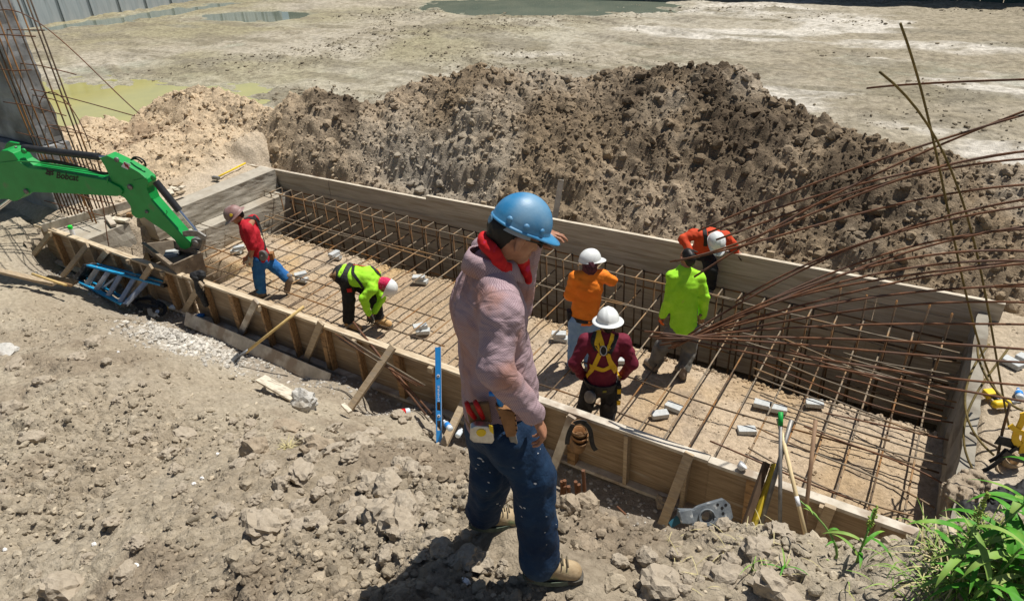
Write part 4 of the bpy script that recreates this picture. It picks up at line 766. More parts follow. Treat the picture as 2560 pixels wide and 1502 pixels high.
# collar, placket, cuffs
mb = MB(); n = 24; ring = []
up_ = nrm(J['head'] - J['neck']); nb = J['neck'] - ax['sp'] * .012
for k in range(n):
    a = 2 * math.pi * k / n + .12; rad = ax['lat'] * math.sin(a) * .088 + ax['tf'] * math.cos(a) * .094; dz = -.026 * math.cos(a)
    pt_ = .03 * math.exp(-((abs(math.atan2(math.sin(a), math.cos(a))) - .45) / .3) ** 2); ring.append((nb + rad * .82 + ax['sp'] * (.036 + dz), nb + rad * 1.0 + ax['sp'] * (.012 + dz), nb + rad * (1.17 + pt_ * 3) + ax['sp'] * (-.036 + dz - pt_)))
vs = [p for r in ring for p in r]; fs = []
for k in range(n - 1):
    for q in range(2): fs.append((k * 3 + q, (k + 1) * 3 + q, (k + 1) * 3 + q + 1, k * 3 + q + 1))
mb.add(vs, fs); o = obj('collar', mb, 'checked_shirt', big, smooth=True); at = o.data.attributes.new('weave', 'FLOAT_VECTOR', 'POINT'); at.data.foreach_set('vector', [t for k in range(n) for q in range(3) for t in (k * .024, q * .03, 0)]); md = o.modifiers.new('solid', 'SOLIDIFY'); md.thickness = .004
# suspension band and ratchet knob under the hat, ratchet side buttons
hc, hup_, fc, sd = J['head'], ax['hup'], ax['face'], ax['side']
mb = MB(); pts = [hc + hup_ * .028 + (fc * math.cos(a) * .094 - sd * math.sin(a) * .079) for a in np.linspace(math.radians(75), math.radians(285), 26)]; mb.ribbon(pts, [nrm(p - hc) for p in pts], .026, .003); o = obj('head_band', mb, mat('band_grey', (.38, .40, .42), rough=.5), big)
mb = MB(); c_ = hc - fc * .104 + hup_ * .022; mb.lathe([(.010, -.010), (.016, -.009), (.017, .007), (.013, .010)], c_, -fc, 16); obj('ratchet_knob', mb, mat('knob_blue', (.10, .20, .30), rough=.5), big)
hatc = hc + hup_ * .0452 + fc * .006
for a in (100, 135, 65):
    q = math.radians(a); p = hatc + fc * math.cos(q) * .1405 * .818 - sd * math.sin(q) * .1185 * .818 + hup_ * .018; mb = MB(); nn = nrm(p - hatc); mb.lathe([(.012, -.008), (.011, -.003), (.008, .0005), (.004, .002)], p, nn, 12); obj('rivet', mb, 'hat_blue', FB['helmet'], smooth=True)
# sunglasses
mb = MB(); e = hc + hup_ * .012 + fc * .089
for q in (-1, 1):
    c_ = e + sd * q * .033; mb.box(c_, sd * .025, hup_ * .016, fc * .003); a0 = e + sd * q * .058; mb.beam(a0, hc + sd * q * .076 - fc * .005 + hup_ * .012, .004, .006)
obj('sunglasses', mb, 'plastic_black', big)
# tool belt: belt, pliers with red grips, tape measure, leather sheath with knife
bp = J['pelvis']; mb = MB(); pts = [bp - ax['sp'] * .015 + (ax['tf'] * math.cos(a) * .132 + ax['lat'] * math.sin(a) * .168) for a in np.linspace(0, 2 * math.pi, 33)]; mb.ribbon(pts, [nrm(p - bp) for p in pts], .04, .005); obj('belt', mb, 'leather_brown', big)
def hitB(x, y, l=.01): 
    r = FB['trousers'].hit(x, y, l) or FB['shirt'].hit(x, y, l); return r[0] if r else j(x, y, .2)
pb = (hitB(1262, 1060, .02) + NC * .01); 
mb = MB(); top = pp(1248, 1000, pb, NC); tip = pp(1285, 1105, pb, NC); w1, w2 = .052, .022
mb.prism([pp(1238, 1003, pb, NC), pp(1285, 1018, pb, NC), pp(1293, 1065, pb, NC), pp(1288, 1078, pb, NC), pp(1266, 1080, pb, NC), pp(1256, 1050, pb, NC)], NC * .03); sh_ = obj('knife_sheath', mb, 'leather', big, bevel=.004)
mb = MB(); mb.prism([pp(1269, 1078, pb, NC), pp(1288, 1076, pb, NC), pp(1294, 1098, pb, NC), pp(1288, 1112, pb, NC), pp(1280, 1108, pb, NC)], NC * .022); obj('pliers', mb, 'steel_dull', big, bevel=.003)
for x0, y0, x1, y1 in ((1247, 1010, 1255, 1072), (1288, 1025, 1291, 1062)):
    for t in np.linspace(0, 1, 4): mb = MB(); p = pp(x0 + (x1 - x0) * t, y0 + (y1 - y0) * t, pb, NC) + NC * .031; mb.lathe([(.0035, 0), (.003, .002), (.001, .003)], p, NC, 8); obj('rivet', mb, 'plastic_black', sh_)
mb = MB(); mb.tube([pp(1252, 1012, pb + NC * .012, NC), pp(1247, 990, pb + NC * .012, NC), pp(1238, 983, pb + NC * .012, NC), pp(1222, 984, pb + NC * .012, NC)], [.012, .012, .011, .009], 10); obj('knife_handle', mb, 'plastic_blue', big, smooth=True)
pl = j(1195, 1020, .18)
for L in (((1166, 1005), (1172, 1025), (1188, 1046)), ((1187, 1002), (1196, 1020), (1208, 1046))):
    mb = MB(); mb.tube([pp(x, y, pl, NC) for x, y in L], [.009, .011, .009], 8); obj('plier_grip', mb, 'plastic_red', big, smooth=True)
mb = MB(); mb.prism([pp(x, y, pl - NC * .02, NC) for x, y in ((1162, 1004), (1222, 1000), (1230, 1050), (1176, 1060))], NC * .018); obj('tool_pouch', mb, 'leather_brown', big, bevel=.006)
tp = pl + NC * .01; mb = MB(); mb.prism([pp(x, y, tp, NC) for x, y in ((1176, 1056), (1190, 1050), (1222, 1052), (1233, 1062), (1236, 1086), (1230, 1095), (1184, 1092), (1175, 1084))], NC * .034); tm = obj('tape_measure', mb, 'steel', big, bevel=.005)
mb = MB(); mb.prism([pp(x, y, tp + NC * .0345, NC) for x, y in ((1222, 1060), (1232, 1064), (1234, 1084), (1224, 1076))], NC * .003); obj('tape_lock', mb, 'plastic_yellow', tm)
mb = MB(); mb.lathe([(.019, 0), (.018, .002)], pp(1203, 1081, tp + NC * .0345, NC), NC, 18); obj('tape_badge', mb, 'plastic_yellow', tm)
# boot laces and stitching
for q_ in ('R', 'L'):
    an, to = J['an' + q_], J['toe' + q_]; f2 = nrm((to - an) * np.array([1, 1, 0])); s2 = np.cross(ZV, f2)
    for k in range(4): c_ = an + f2 * (.055 + .022 * k) + ZV * (.052 - .014 * k); mb = MB(); mb.tube([c_ - s2 * .03 - ZV * .012, c_ + ZV * .004, c_ + s2 * .03 - ZV * .012], .004, 6); obj('boot_lace', mb, mat('lace', (.16, .13, .08), rough=.8), big, smooth=True)
    mb = MB(); pts = [an + f2 * (.128 * math.cos(a) + .052) + s2 * .050 * math.sin(a) - ZV * (.078 + .012 * math.cos(a)) for a in np.linspace(0, 2 * math.pi, 28)]; mb.ribbon(pts, [nrm(p - an - f2 * .055) * np.array([1, 1, 0]) for p in pts], .026, .004); obj('sole_edge', mb, mat('sole_green', (.06, .085, .06), (.14, .16, .12), 18, .8), big)
# paint splashes on the jeans, boot laces, sole edge
mat('paint_white', (.55, .56, .57), rough=.7)
for (x, y, r) in ((1200, 1145, 12), (1208, 1152, 8), (1195, 1160, 6), (1222, 1205, 7), (1284, 1168, 5), (1338, 1208, 7), (1303, 1266, 9), (1312, 1269, 7), (1345, 1132, 5), (1243, 1258, 7), (1250, 1262, 5), (1217, 1226, 5), (1350, 1122, 4), (1362, 1330, 4), (1366, 1360, 3), (1390, 1310, 3), (1225, 1180, 4), (1190, 1170, 5), (1366, 1290, 4), (1305, 1290, 4)):
    h_ = FB['trousers'].hit(x, y, .0015)
    if h_:
        p, nn = h_; a = nrm(np.cross(nn, [.2, .3, .9])); b2 = np.cross(nn, a); mb = MB(); n = 9; s_ = r / 600 * .62; mb.add([p + (a * math.cos(q) * s_ * random.uniform(.5, 1.3) + b2 * math.sin(q) * s_ * random.uniform(.25, .7)) for q in [2 * math.pi * k / n for k in range(n)]], [tuple(range(n))]); obj('paint_spot', mb, 'paint_white', big)
# ---- walking worker in the red shirt
def crop3(x, y): return 540 + .2778 * x, 380 + .2778 * y
B = gp(640, 742, 0); j = jp(B); f_ = nrm(-RH * .97 + NC * .2); shL = j(*crop3(285, 692), .17)
J = dict(head=j(*crop3(178, 572), 0), neck=j(*crop3(238, 625), 0), chest=j(*crop3(305, 735), 0), pelvis=j(*crop3(400, 935), 0), shL=shL, shR=shL - NC * .35 + RH * -.02, elL=j(*crop3(330, 850), .23), wrL=j(*crop3(308, 975), .2), elR=j(*crop3(360, 830), -.24), wrR=j(*crop3(290, 940), -.2), hipL=j(*crop3(372, 955), .08), knL=j(*crop3(388, 1110), .08), anL=gp(653, 731, .09), toeL=gp(634, 742, .03), hipR=j(*crop3(425, 950), -.08), knR=j(*crop3(545, 1045), -.06), anR=j(*crop3(655, 1150), -.02), toeR=j(*crop3(640, 1245), -.02))
J['bupR'] = nrm(RH * .75 + ZV * .6) * 1.0
bupR = nrm(RH * .75 + ZV * .6); del J['bupR']
def person2(*a, **k): return person(*a, **k)
p_red, FR, JR, axr = person('walking worker in a red T-shirt and brown hard hat beside the excavator bucket', B, J, f_, dict(skin='skin', shirt='red_shirt', trousers='jeans_mid', boots='boot_dark', glove='glove_pale'), hup=nrm(ZV * .82 + f_ * .55), face=nrm(f_ - ZV * .5), hat=dict(m='hat_brown', style='full', sc=1.08, lift=.03), sleeve='short', glove='L', foldseed=11)
def straps(root, fields, paths, w, m, name='harness_strap', th=.004, n=8):
    for L in paths:
        pts = []; nn = []
        for k in range(len(L) - 1):
            for t in np.linspace(0, 1, n, endpoint=(k == len(L) - 2)):
                x = L[k][0] + (L[k + 1][0] - L[k][0]) * t; y = L[k][1] + (L[k + 1][1] - L[k][1]) * t
                for f in fields:
                    r = f.hit(x, y, .005)
                    if r: pts.append(r[0]); nn.append(r[1]); break
        if len(pts) > 2:
            P = np.array(pts); 
            for _ in range(2): P[1:-1] = (P[:-2] + P[1:-1] * 2 + P[2:]) / 4
            mb = MB(); mb.ribbon(list(P), nn, w, th); obj(name, mb, m, root)
straps(p_red, [FR['shirt']], [[crop3(250, 605), crop3(300, 590), crop3(360, 600)], [crop3(330, 560), crop3(400, 660), crop3(440, 780), crop3(440, 880)], [crop3(360, 600), crop3(430, 700), crop3(480, 780)]], .045, 'webbing_black', 'suspender')
bp = JR['pelvis']; mb = MB(); pts = [bp + axr['sp'] * .01 + (axr['tf'] * math.cos(a) * .135 + axr['lat'] * math.sin(a) * .17) for a in np.linspace(0, 2 * math.pi, 29)]; mb.ribbon(pts, [nrm(p - bp) for p in pts], .05, .006); obj('belt', mb, 'webbing_black', p_red)
h_ = FR['trousers'].hit(*crop3(420, 930), .02); c_ = (h_[0] if h_ else bp + NC * .2); nn = nrm(NC + ZV * .25 - RH * .2); mb = MB(); mb.lathe([(.075, -.03), (.082, -.02), (.082, .02), (.07, .03)], c_ + nn * .02, nn, 24); o = obj('tie_wire_reel', mb, 'steel_dull', p_red); mb = MB(); mb.lathe([(.012, 0), (.010, .006)], c_ + nn * .05, nn, 10); obj('reel_hub', mb, 'steel', o)
mb = MB(); c_ = bp + RH * .17 - NC * .03 - ZV * .02; mb.box(c_, RH * .03, NC * .05, ZV * .06); obj('tool_pouch', mb, 'leather', p_red, bevel=.01)
mb = MB(); c_ = JR['head'] + axr['hup'] * .075 + axr['side'] * .122; mb.lathe([(.024, 0), (.022, .003)], c_, nrm(axr['side'] + axr['hup'] * .4), 16); obj('hat_sticker', mb, 'plastic_yellow', p_red)
# ---- bending worker in neon green
B = gp(905, 812, 0); j = jp(B); f_ = nrm(RH * .96 + NC * .28)
J = dict(head=j(967, 716, .12), neck=j(945, 706, .1), chest=j(922, 694, .08), pelvis=j(868, 688, 0), shR=j(930, 722, .24), shL=j(938, 688, -.1), elR=j(908, 745, .30), wrR=j(921, 782, .27), elL=j(953, 745, .02), wrL=j(936, 778, .12), hipR=j(866, 697, .08), knR=j(872, 748, .10), anR=gp(872, 806, .09), toeR=gp(890, 818, .03), hipL=j(880, 692, -.08), knL=j(936, 748, .0), anL=gp(948, 797, .09), toeL=gp(978, 812, .03))
hu = nrm(RH * .80 - ZV * .42 + NC * .25)
p_gr, FG, JG, axg = person('neon green shirted worker bent over tying rebar, red scarf under his hat', B, J, f_, dict(skin='skin', shirt='neon_shirt', trousers='black_cloth', boots='boot_camel', glove='glove_dark'), hup=hu, face=nrm(-ZV * .9 - RH * .2), hat=dict(m='hat_white', style='cap', lift=.03), bandana='scarf_red', hair=None, glove='LR', foldseed=21)
straps(p_gr, [FG['shirt']], [[crop3(1180, 1010), crop3(1300, 990), crop3(1400, 1020), crop3(1470, 1090)]], .045, 'webbing_red'); straps(p_gr, [FG['shirt']], [[crop3(1240, 1010), crop3(1230, 1090), crop3(1300, 1180), crop3(1330, 1230)], [crop3(1400, 1030), crop3(1450, 1080), crop3(1480, 1110)]], .045, 'webbing_black')
bp = JG['pelvis']; mb = MB(); pts = [bp + axg['sp'] * .02 + (axg['tf'] * math.cos(a) * .155 + axg['lat'] * math.sin(a) * .187) for a in np.linspace(0, 2 * math.pi, 29)]; mb.ribbon(pts, [nrm(p - bp) for p in pts], .07, .01); obj('belt', mb, 'webbing_black', p_gr)
for k, (x, y) in enumerate(((838, 690), (848, 700), (852, 684))):
    c_ = j(x, y, .06 - .07 * k); mb = MB(); mb.lathe([(.035, -.09), (.05, -.07), (.062, .03), (.066, .06), (.058, .06), (.045, -.05)], c_, nrm(ZV * .75 - RH * .55), 14); obj('tool_pouch', mb, 'leather_brown', p_gr, smooth=True)
mb = MB(); h_ = FG['trousers'].hit(*crop3(1200, 1240), .008); c_ = h_[0] if h_ else bp; mb.box(c_, RH * .035, ZV * .03, NC * .012); obj('radio', mb, 'plastic_red', p_gr, bevel=.005)
# ---- worker in orange, seen from behind
B = gp(1440, 925, 0); j = jp(B); f_ = nrm(-NC * .98 + RH * .15)
J = dict(head=j(1475, 655, -.02), neck=j(1474, 677, 0), chest=j(1470, 715, 0), pelvis=j(1461, 790, 0), shL=j(1438, 694, 0), shR=j(1506, 691, 0), elL=j(1424, 738, -.04), wrL=j(1452, 735, -.30), elR=j(1530, 702, -.08), wrR=j(1505, 692, -.32), hipL=j(1442, 797, 0), knL=j(1439, 860, 0), anL=gp(1434, 915, .09), toeL=gp(1426, 900, .03), hipR=j(1480, 798, 0), knR=j(1478, 862, 0), anR=gp(1474, 917, .09), toeR=gp(1480, 900, .03))
p_or, FO, JO, axo = person('worker in a bright orange shirt, light jeans and white hard hat seen from behind', B, J, f_, dict(skin='skin', shirt='orange_shirt', trousers='jeans_light', boots='boot_dark'), hat=dict(m='hat_white', style='cap', lift=.03, face=nrm(-NC * .3 + RH)), bandana='scarf_dark', hair=None, foldseed=31, hup=nrm(ZV + .1 * f_), bulk=1.05)
bp = JO['pelvis']; mb = MB(); pts = [bp + (axo['tf'] * math.cos(a) * .145 + axo['lat'] * math.sin(a) * .175) for a in np.linspace(0, 2 * math.pi, 29)]; mb.ribbon(pts, [nrm(p - bp) for p in pts], .05, .006); obj('belt', mb, 'webbing_black', p_or)
mb = MB(); c_ = bp - RH * .19 + ZV * .03; mb.box(c_, RH * .03, NC * .05, ZV * .07); obj('tool_pouch', mb, 'webbing_black', p_or, bevel=.01)
# ---- worker in maroon with a yellow harness
B = gp(1505, 1070, 0); j = jp(B); f_ = nrm(-NC * .98 + RH * .12)
J = dict(head=j(1520, 806, -.03), neck=j(1516, 830, 0), chest=j(1511, 868, 0), pelvis=j(1502, 952, 0), shL=j(1464, 852, 0), shR=j(1559, 853, 0), elL=j(1435, 908, .06), elR=j(1581, 908, .06), wrL=j(1458, 942, -.10), wrR=j(1556, 938, -.12), hipL=j(1480, 965, 0), hipR=j(1525, 967, 0), knL=j(1462, 1018, 0), knR=j(1521, 1022, 0), anL=gp(1452, 1066, .09), toeL=gp(1446, 1050, .03), anR=gp(1515, 1072, .09), toeR=gp(1522, 1055, .03))
p_ma, FM, JM, axm = person('worker in a maroon shirt and yellow safety harness seen from behind', B, J, f_, dict(skin='skin', shirt='maroon_shirt', trousers='black_cloth', boots='boot_dark'), hat=dict(m='hat_white', style='full', lift=.03, sc=1.05), foldseed=41, hup=nrm(ZV + .15 * f_))
def k8(*L): return [c8(*p) for p in L]
straps(p_ma, [FM['shirt'], FM['trousers']], [k8((370, 800), (345, 900), (385, 960)), k8((450, 830), (440, 900), (400, 960)), k8((355, 810), (380, 880), (395, 960)), k8((370, 960), (330, 1050), (285, 1110)), k8((420, 960), (440, 1030), (470, 1080)), k8((305, 1040), (390, 1070), (450, 1040)), k8((430, 1000), (470, 1060), (510, 1120))], .048, 'webbing_yellow'); straps(p_ma, [FM['shirt']], [k8((345, 810), (320, 880), (350, 940)), k8((480, 840), (455, 910), (430, 960))], .05, 'webbing_black')
h_ = FM['shirt'].hit(*c8(392, 940), .012); c_, nn = h_ if h_ else (JM['chest'], NC); mb = MB(); t1 = nrm(np.cross(nn, ZV)); t2 = np.cross(t1, nn); pts = [c_ + t1 * math.cos(a) * .035 + t2 * math.sin(a) * .052 for a in np.linspace(0, 2 * math.pi, 20)]; mb.tube(pts, .006, 8); obj('d_ring', mb, 'steel', p_ma, smooth=True); mb = MB(); mb.box(c_ - nn * .004, t1 * .04, t2 * .05, nn * .004); obj('back_pad', mb, 'plastic_black', p_ma)
bp = JM['pelvis']; mb = MB(); pts = [bp - axm['sp'] * .02 + (axm['tf'] * math.cos(a) * .148 + axm['lat'] * math.sin(a) * .178) for a in np.linspace(0, 2 * math.pi, 33)]; mb.ribbon(pts, [nrm(p - bp) for p in pts], .11, .012); obj('belt', mb, 'webbing_black', p_ma)
c_ = bp - RH * .14 + NC * .16 - ZV * .09; nn = nrm(NC * .5 - RH * .7 + ZV * .4); mb = MB(); mb.lathe([(.06, -.025), (.07, -.02), (.07, .02), (.055, .025)], c_, nn, 22); obj('tie_wire_reel', mb, 'steel_dull', p_ma)
for sgn, L in ((-1, (-.17, -.16)), (1, (.17, .15))):
    mb = MB(); a0 = bp + RH * L[0] + NC * .04 - ZV * .06; pts = [a0, a0 - ZV * .14 + NC * .05, a0 - ZV * .24 - RH * sgn * .06 + NC * .07, a0 - ZV * .2 - RH * sgn * .14 + NC * .06]; mb.ribbon(smooth_path(pts, 10), [NC], .05, .005); obj('leg_strap', mb, 'webbing_black', p_ma)
mb = MB(); c_ = bp + RH * .19 - ZV * .1 + NC * .05; mb.box(c_, RH * .03, NC * .05, ZV * .1); obj('tool_pouch', mb, 'webbing_black', p_ma, bevel=.012)
for dz in (.02, -.14): mb = MB(); mb.box(c_ + NC * .056 + ZV * dz, RH * .02, NC * .006, ZV * .03); obj('harness_buckle', mb, 'webbing_yellow', p_ma)
h_ = FM['trousers'].hit(*c8(405, 1110), .014); 
if h_: mb = MB(); mb.box(bp - axm['sp'] * .02 + NC * .17 + RH * .02, RH * .02, ZV * .012, NC * .004); obj('belt_tag', mb, mat('tag', (.25, .22, .03), rough=.7), p_ma)
# ---- worker in neon yellow-green standing by the trench
B = gp(1668, 930, 0); j = jp(B); f_ = nrm(-NC * .93 - RH * .30)
J = dict(head=j(1719, 644, -.03), neck=j(1711, 668, 0), chest=j(1712, 712, 0), pelvis=j(1708, 812, 0), shL=j(1682, 692, .03), shR=j(1745, 695, -.03), elL=j(1674, 748, .05), wrL=j(1657, 788, -.02), elR=j(1760, 742, 0), wrR=j(1756, 788, -.12), hipL=j(1688, 824, 0), hipR=j(1728, 825, 0), knL=j(1655, 866, 0), anL=gp(1634, 912, .09), toeL=gp(1618, 903, .03), knR=j(1722, 876, 0), anR=gp(1706, 930, .09), toeR=gp(1695, 918, .03))
p_ne, FN, JN, axn = person('bareheaded dark haired worker in a neon yellow-green shirt standing by the trench', B, J, f_, dict(skin='skin', shirt='neon_shirt', trousers='grey_work', boots='boot_dark', glove='glove_orange'), hup=nrm(ZV + .12 * f_), glove='L', foldseed=51, bulk=1.03)
mb = MB(); c_ = JN['pelvis'] + RH * .19 + ZV * .06; mb.tube([c_ - ZV * .1, c_ + ZV * .04, c_ + ZV * .08 + RH * .02], [.012, .014, .02], 8); obj('hammer_handle', mb, 'lumber_orange', p_ne, smooth=True)
# ---- worker in red-orange straddling the far form
B = vp(1760, 628, 8.82); j = jp(B); f_ = NC * 1.0
J = dict(head=j(1789, 606, .44), neck=j(1776, 588, .32), chest=j(1770, 594, .2), pelvis=j(1760, 624, 0), shR=j(1736, 586, .26), shL=j(1812, 592, .24), elR=j(1708, 598, .30), wrR=j(1722, 622, .40), elL=j(1832, 612, .22), wrL=vp(1838, 636, 8.83) + ZV * .03, hipR=j(1752, 632, .03), hipL=j(1768, 632, .05), knL=j(1777, 672, .33), anL=j(1774, 722, .22), toeL=j(1770, 738, .36), knR=j(1735, 636, -.38), anR=j(1735, 668, -.40), toeR=j(1735, 672, -.22))
p_ro, FX, JX, axx = person('worker in a red-orange shirt straddling the far plywood form with his head down', B, J, f_, dict(skin='skin', shirt='redorange_shirt', trousers='black_cloth', boots='boot_dark', glove='glove_dark'), hup=nrm(NC * .55 + ZV * .75 + RH * .12), face=nrm(NC * .6 - ZV * .7), hat=dict(m='hat_white', style='cap', lift=.03), hair='hair', glove='LR', foldseed=61, hands=dict(L=dict(d=nrm(RH * .8 + NC * .3 - ZV * .2), n=-ZV, th=NC, curl=.3)))
straps(p_ro, [FX['shirt']], [k8((1060, 140), (1070, 200), (1065, 250)), k8((1165, 160), (1180, 190))], .05, 'webbing_black')
mb = MB(); a0 = JX['wrR'] + ZV * -.02; mb.box(a0 + NC * .06 - ZV * .02, RH * .03, NC * .06, ZV * .035); obj('tool', mb, 'plastic_blue', p_ro, bevel=.01)
# ---- worker mostly hidden behind the excavator arm
B = gp(436, 612, -.1); j = jp(B); f_ = nrm(RH * .9 - NC * .4)
J = dict(pelvis=j(402, 552, 0), chest=j(446, 566, -.08), neck=j(462, 580, -.1), head=j(470, 596, -.1), shR=j(450, 580, .1), shL=j(452, 566, -.26), elR=j(452, 606, .06), wrR=j(462, 622, .05), elL=j(462, 598, -.3), wrL=j(470, 618, -.3), hipR=j(402, 556, .08), hipL=j(412, 552, -.08), knR=j(424, 584, .06), anR=j(431, 608, .0), toeR=j(446, 613, .02), knL=j(428, 580, -.1), anL=j(438, 604, -.16), toeL=j(452, 608, -.14))
person('stooping worker in pale jeans mostly hidden behind the green excavator arm', B, J, f_, dict(skin='skin', shirt='jeans_light', trousers='jeans_light', boots='boot_dark'), h=.013, hup=nrm(RH * .5 + ZV * .2), face=nrm(-ZV + RH * .2), hat=dict(m='hat_white', style='cap'), foldseed=71)
# ================================================================== EXCAVATOR ARM
mat('green_paint', (.003, .26, .045), (.006, .32, .06), 4, .42, .08, 30, spec=.5, c3=(.10, .17, .075), scale3=4, con3=(.60, .78))
mat('cyl_black', (.02, .022, .024), (.035, .035, .035), 12, .4)
mat('chrome', (.75, .75, .75), rough=.18, metal=1.0)
mat('bucket_steel', (.15, .115, .08), (.25, .20, .145), 8, .8, .4, 40, c3=(.36, .29, .2), scale3=7, con3=(.58, .66))
EXO = vp(490, 607, 5.30); EN = nrm([.31, -.95, 0]); ED = nrm([.95, .31, 0])
def ex(x, y, off=0): return pp(*c2(x, y), EXO + EN * off, EN)
exc = thing('excavator', 'green mini excavator arm reaching over the form with its bucket down', 'excavator', (EXO[0], EXO[1], .4))
def plate(name, poly, o0, th, m, par=exc, bev=.008): mb = MB(); mb.prism([ex(x, y, o0) for x, y in poly], EN * th); return obj(name, mb, m, par, bevel=bev)
boom = plate('boom', [(-700, 760), (-300, 440), (-120, 330), (0, 265), (60, 220), (110, 110), (135, 85), (190, 85), (240, 110), (300, 190), (370, 235), (560, 262), (800, 300), (1060, 345), (1180, 408), (1206, 440), (1195, 475), (1160, 490), (900, 475), (700, 465), (420, 455), (330, 480), (270, 530), (235, 537), (180, 515), (100, 520), (0, 550), (-300, 700), (-600, 950)], -.12, .24, 'green_paint')
plate('boom_flange', [(-300, 415), (-120, 305), (0, 240), (60, 232), (150, 222), (300, 226), (370, 235), (560, 262), (800, 300), (800, 308), (560, 270), (370, 244), (300, 236), (150, 234), (60, 245), (0, 262), (-120, 330), (-300, 440)], .121, .012, 'green_paint', boom, .002)
plate('lug', [(25, 190), (75, 60), (100, 45), (180, 60), (185, 95), (110, 105), (60, 215)], -.22, .04, 'green_paint', boom)
stick = plate('stick', [(980, 165), (1040, 140), (1085, 160), (1200, 215), (1330, 290), (1400, 350), (1412, 385), (1395, 430), (1440, 540), (1560, 680), (1700, 840), (1780, 920), (1775, 955), (1735, 975), (1690, 960), (1640, 890), (1560, 820), (1440, 740), (1370, 690), (1340, 700), (1300, 697), (1258, 660), (1250, 590), (1200, 520), (1150, 490), (1090, 380), (1020, 230)], -.09, .18, 'green_paint')
plate('stick_gusset', [(1200, 400), (1320, 375), (1322, 384), (1205, 412)], .091, .012, 'green_paint', stick, .002)
def cyl(name, a, b, r, m, par=exc, off=0, n=18): mb = MB(); mb.tube([ex(*a, off), ex(*b, off)], r, n); return obj(name, mb, m, par, smooth=False)
pxm = 166 / .27778 * .9
ac = cyl('arm_cylinder', (215, 108), (890, 188), .052, 'cyl_black', exc, .0); cyl('piston_rod', (885, 187), (985, 197), .027, 'chrome', ac); cyl('rod_end', (965, 195), (1050, 205), .04, 'steel_dull', ac)
bc = cyl('bucket_cylinder', (1400, 410), (1615, 675), .052, 'cyl_black', exc, .02); cyl('piston_rod', (1612, 672), (1770, 860), .026, 'chrome', bc, .02)
lc = cyl('boom_cylinder', (-500, 930), (-60, 690), .05, 'cyl_black', exc, .05); cyl('piston_rod', (-70, 695), (165, 515), .03, 'chrome', lc, .05)
for (x, y, r, par) in ((220, 135, .040, boom), (1055, 212, .036, stick), (1175, 458, .040, stick), (1385, 375, .040, stick), (240, 497, .040, boom), (1325, 680, .024, stick), (1675, 878, .045, stick), (1762, 962, .045, stick), (150, 100, .014, boom)):
    mb = MB(); mb.lathe([(r, 0), (r, .022), (r * .7, .03), (r * .66, .024)], ex(x, y, .12 if par == boom else .09), EN, 18); obj('pin', mb, 'green_paint' if r > .038 and y < 420 else 'steel_dull', par)
for L in ([(1190, 205), (1250, 195), (1290, 220), (1310, 275)], [(1180, 215), (1240, 212), (1280, 245)]): mb = MB(); mb.tube(smooth_path([ex(x, y, -.02) for x, y in L], 10), .013, 8); obj('hose', mb, 'plastic_black', exc, smooth=True)
for k in range(3): mb = MB(); mb.tube(smooth_path([ex(x, y + 9 * k, .02 - .05 * k) for x, y in ((370, 225), (600, 252), (850, 300), (1040, 340), (1085, 330), (1070, 270))], 16), .012, 8); obj('hose', mb, 'plastic_black', exc, smooth=True)
for dx in (0,): mb = MB(); mb.tube([ex(1465, 718, .1), ex(1490, 715, .1), ex(1505, 685, .1), ex(1495, 670, .1)], .006, 6); obj('hose_guide', mb, 'green_paint', stick)
mb = MB(); mb.tube([ex(968, 375, .125), ex(965, 425, .125)], .008, 6); obj('hose_guide', mb, 'green_paint', boom)
plate('bucket_link', [(1650, 855), (1700, 845), (1790, 850), (1860, 895), (1865, 925), (1835, 935), (1790, 900), (1700, 895), (1660, 890)], .09, .03, 'steel_dull', exc, .004)
plate('bucket_link', [(1760, 900), (1860, 905), (1850, 960), (1815, 1040), (1760, 1030), (1690, 990), (1670, 950), (1740, 975)], -.05, .1, 'steel_dull', exc, .004)
# bucket: an open steel box hanging mouth up
Zm = 1.12; M4 = [gp(*c2(1290, 968), Zm + .05), gp(*c2(1545, 1165), Zm), gp(*c2(1812, 1045), Zm + .02), gp(*c2(1560, 935), Zm + .04)]
ctr = sum(M4) / 4; bot = [ctr + (p - ctr) * np.array([.62, .86, 0]) - ZV * np.array([0, 0, .38]) + np.array([.12, .05, 0]) for p in M4]
mb = MB(); inn = [ctr + (p - ctr) * .93 + ZV * 0 for p in M4]; ib = [ctr + (p - ctr) * .9 for p in bot]; ib = [p + ZV * .05 for p in ib]
vs = M4 + bot + inn + ib; fs = []
for i in range(4):
    k = (i + 1) % 4; fs += [(i, i + 4, k + 4, k), (i, k, k + 8, i + 8), (i + 8, k + 8, k + 12, i + 12)]
fs += [(4, 7, 6, 5), (12, 13, 14, 15)]; mb.add(vs, fs); bk = obj('bucket', mb, 'bucket_steel', exc)
a, b = M4[0], M4[1]; mb = MB(); mb.beam(a + ZV * .01, b + ZV * .01, .05, .025); obj('cutting_edge', mb, 'bucket_steel', bk)
mb = MB(); mb.tube([ex(1600, 985), ex(1700, 1020), ex(1770, 1020)], [.07, .06, .05], 12); obj('bucket_ear', mb, 'bucket_steel', bk)
mb = MB(); c_ = sum(ib) / 4; pts = [c_ + (p - c_) * .95 + ZV * .12 for p in ib]; mb.add(pts + [c_ + ZV * .2], [(0, 1, 4), (1, 2, 4), (2, 3, 4), (3, 0, 4)]); obj('soil', mb, 'bucket_steel', bk, smooth=True)
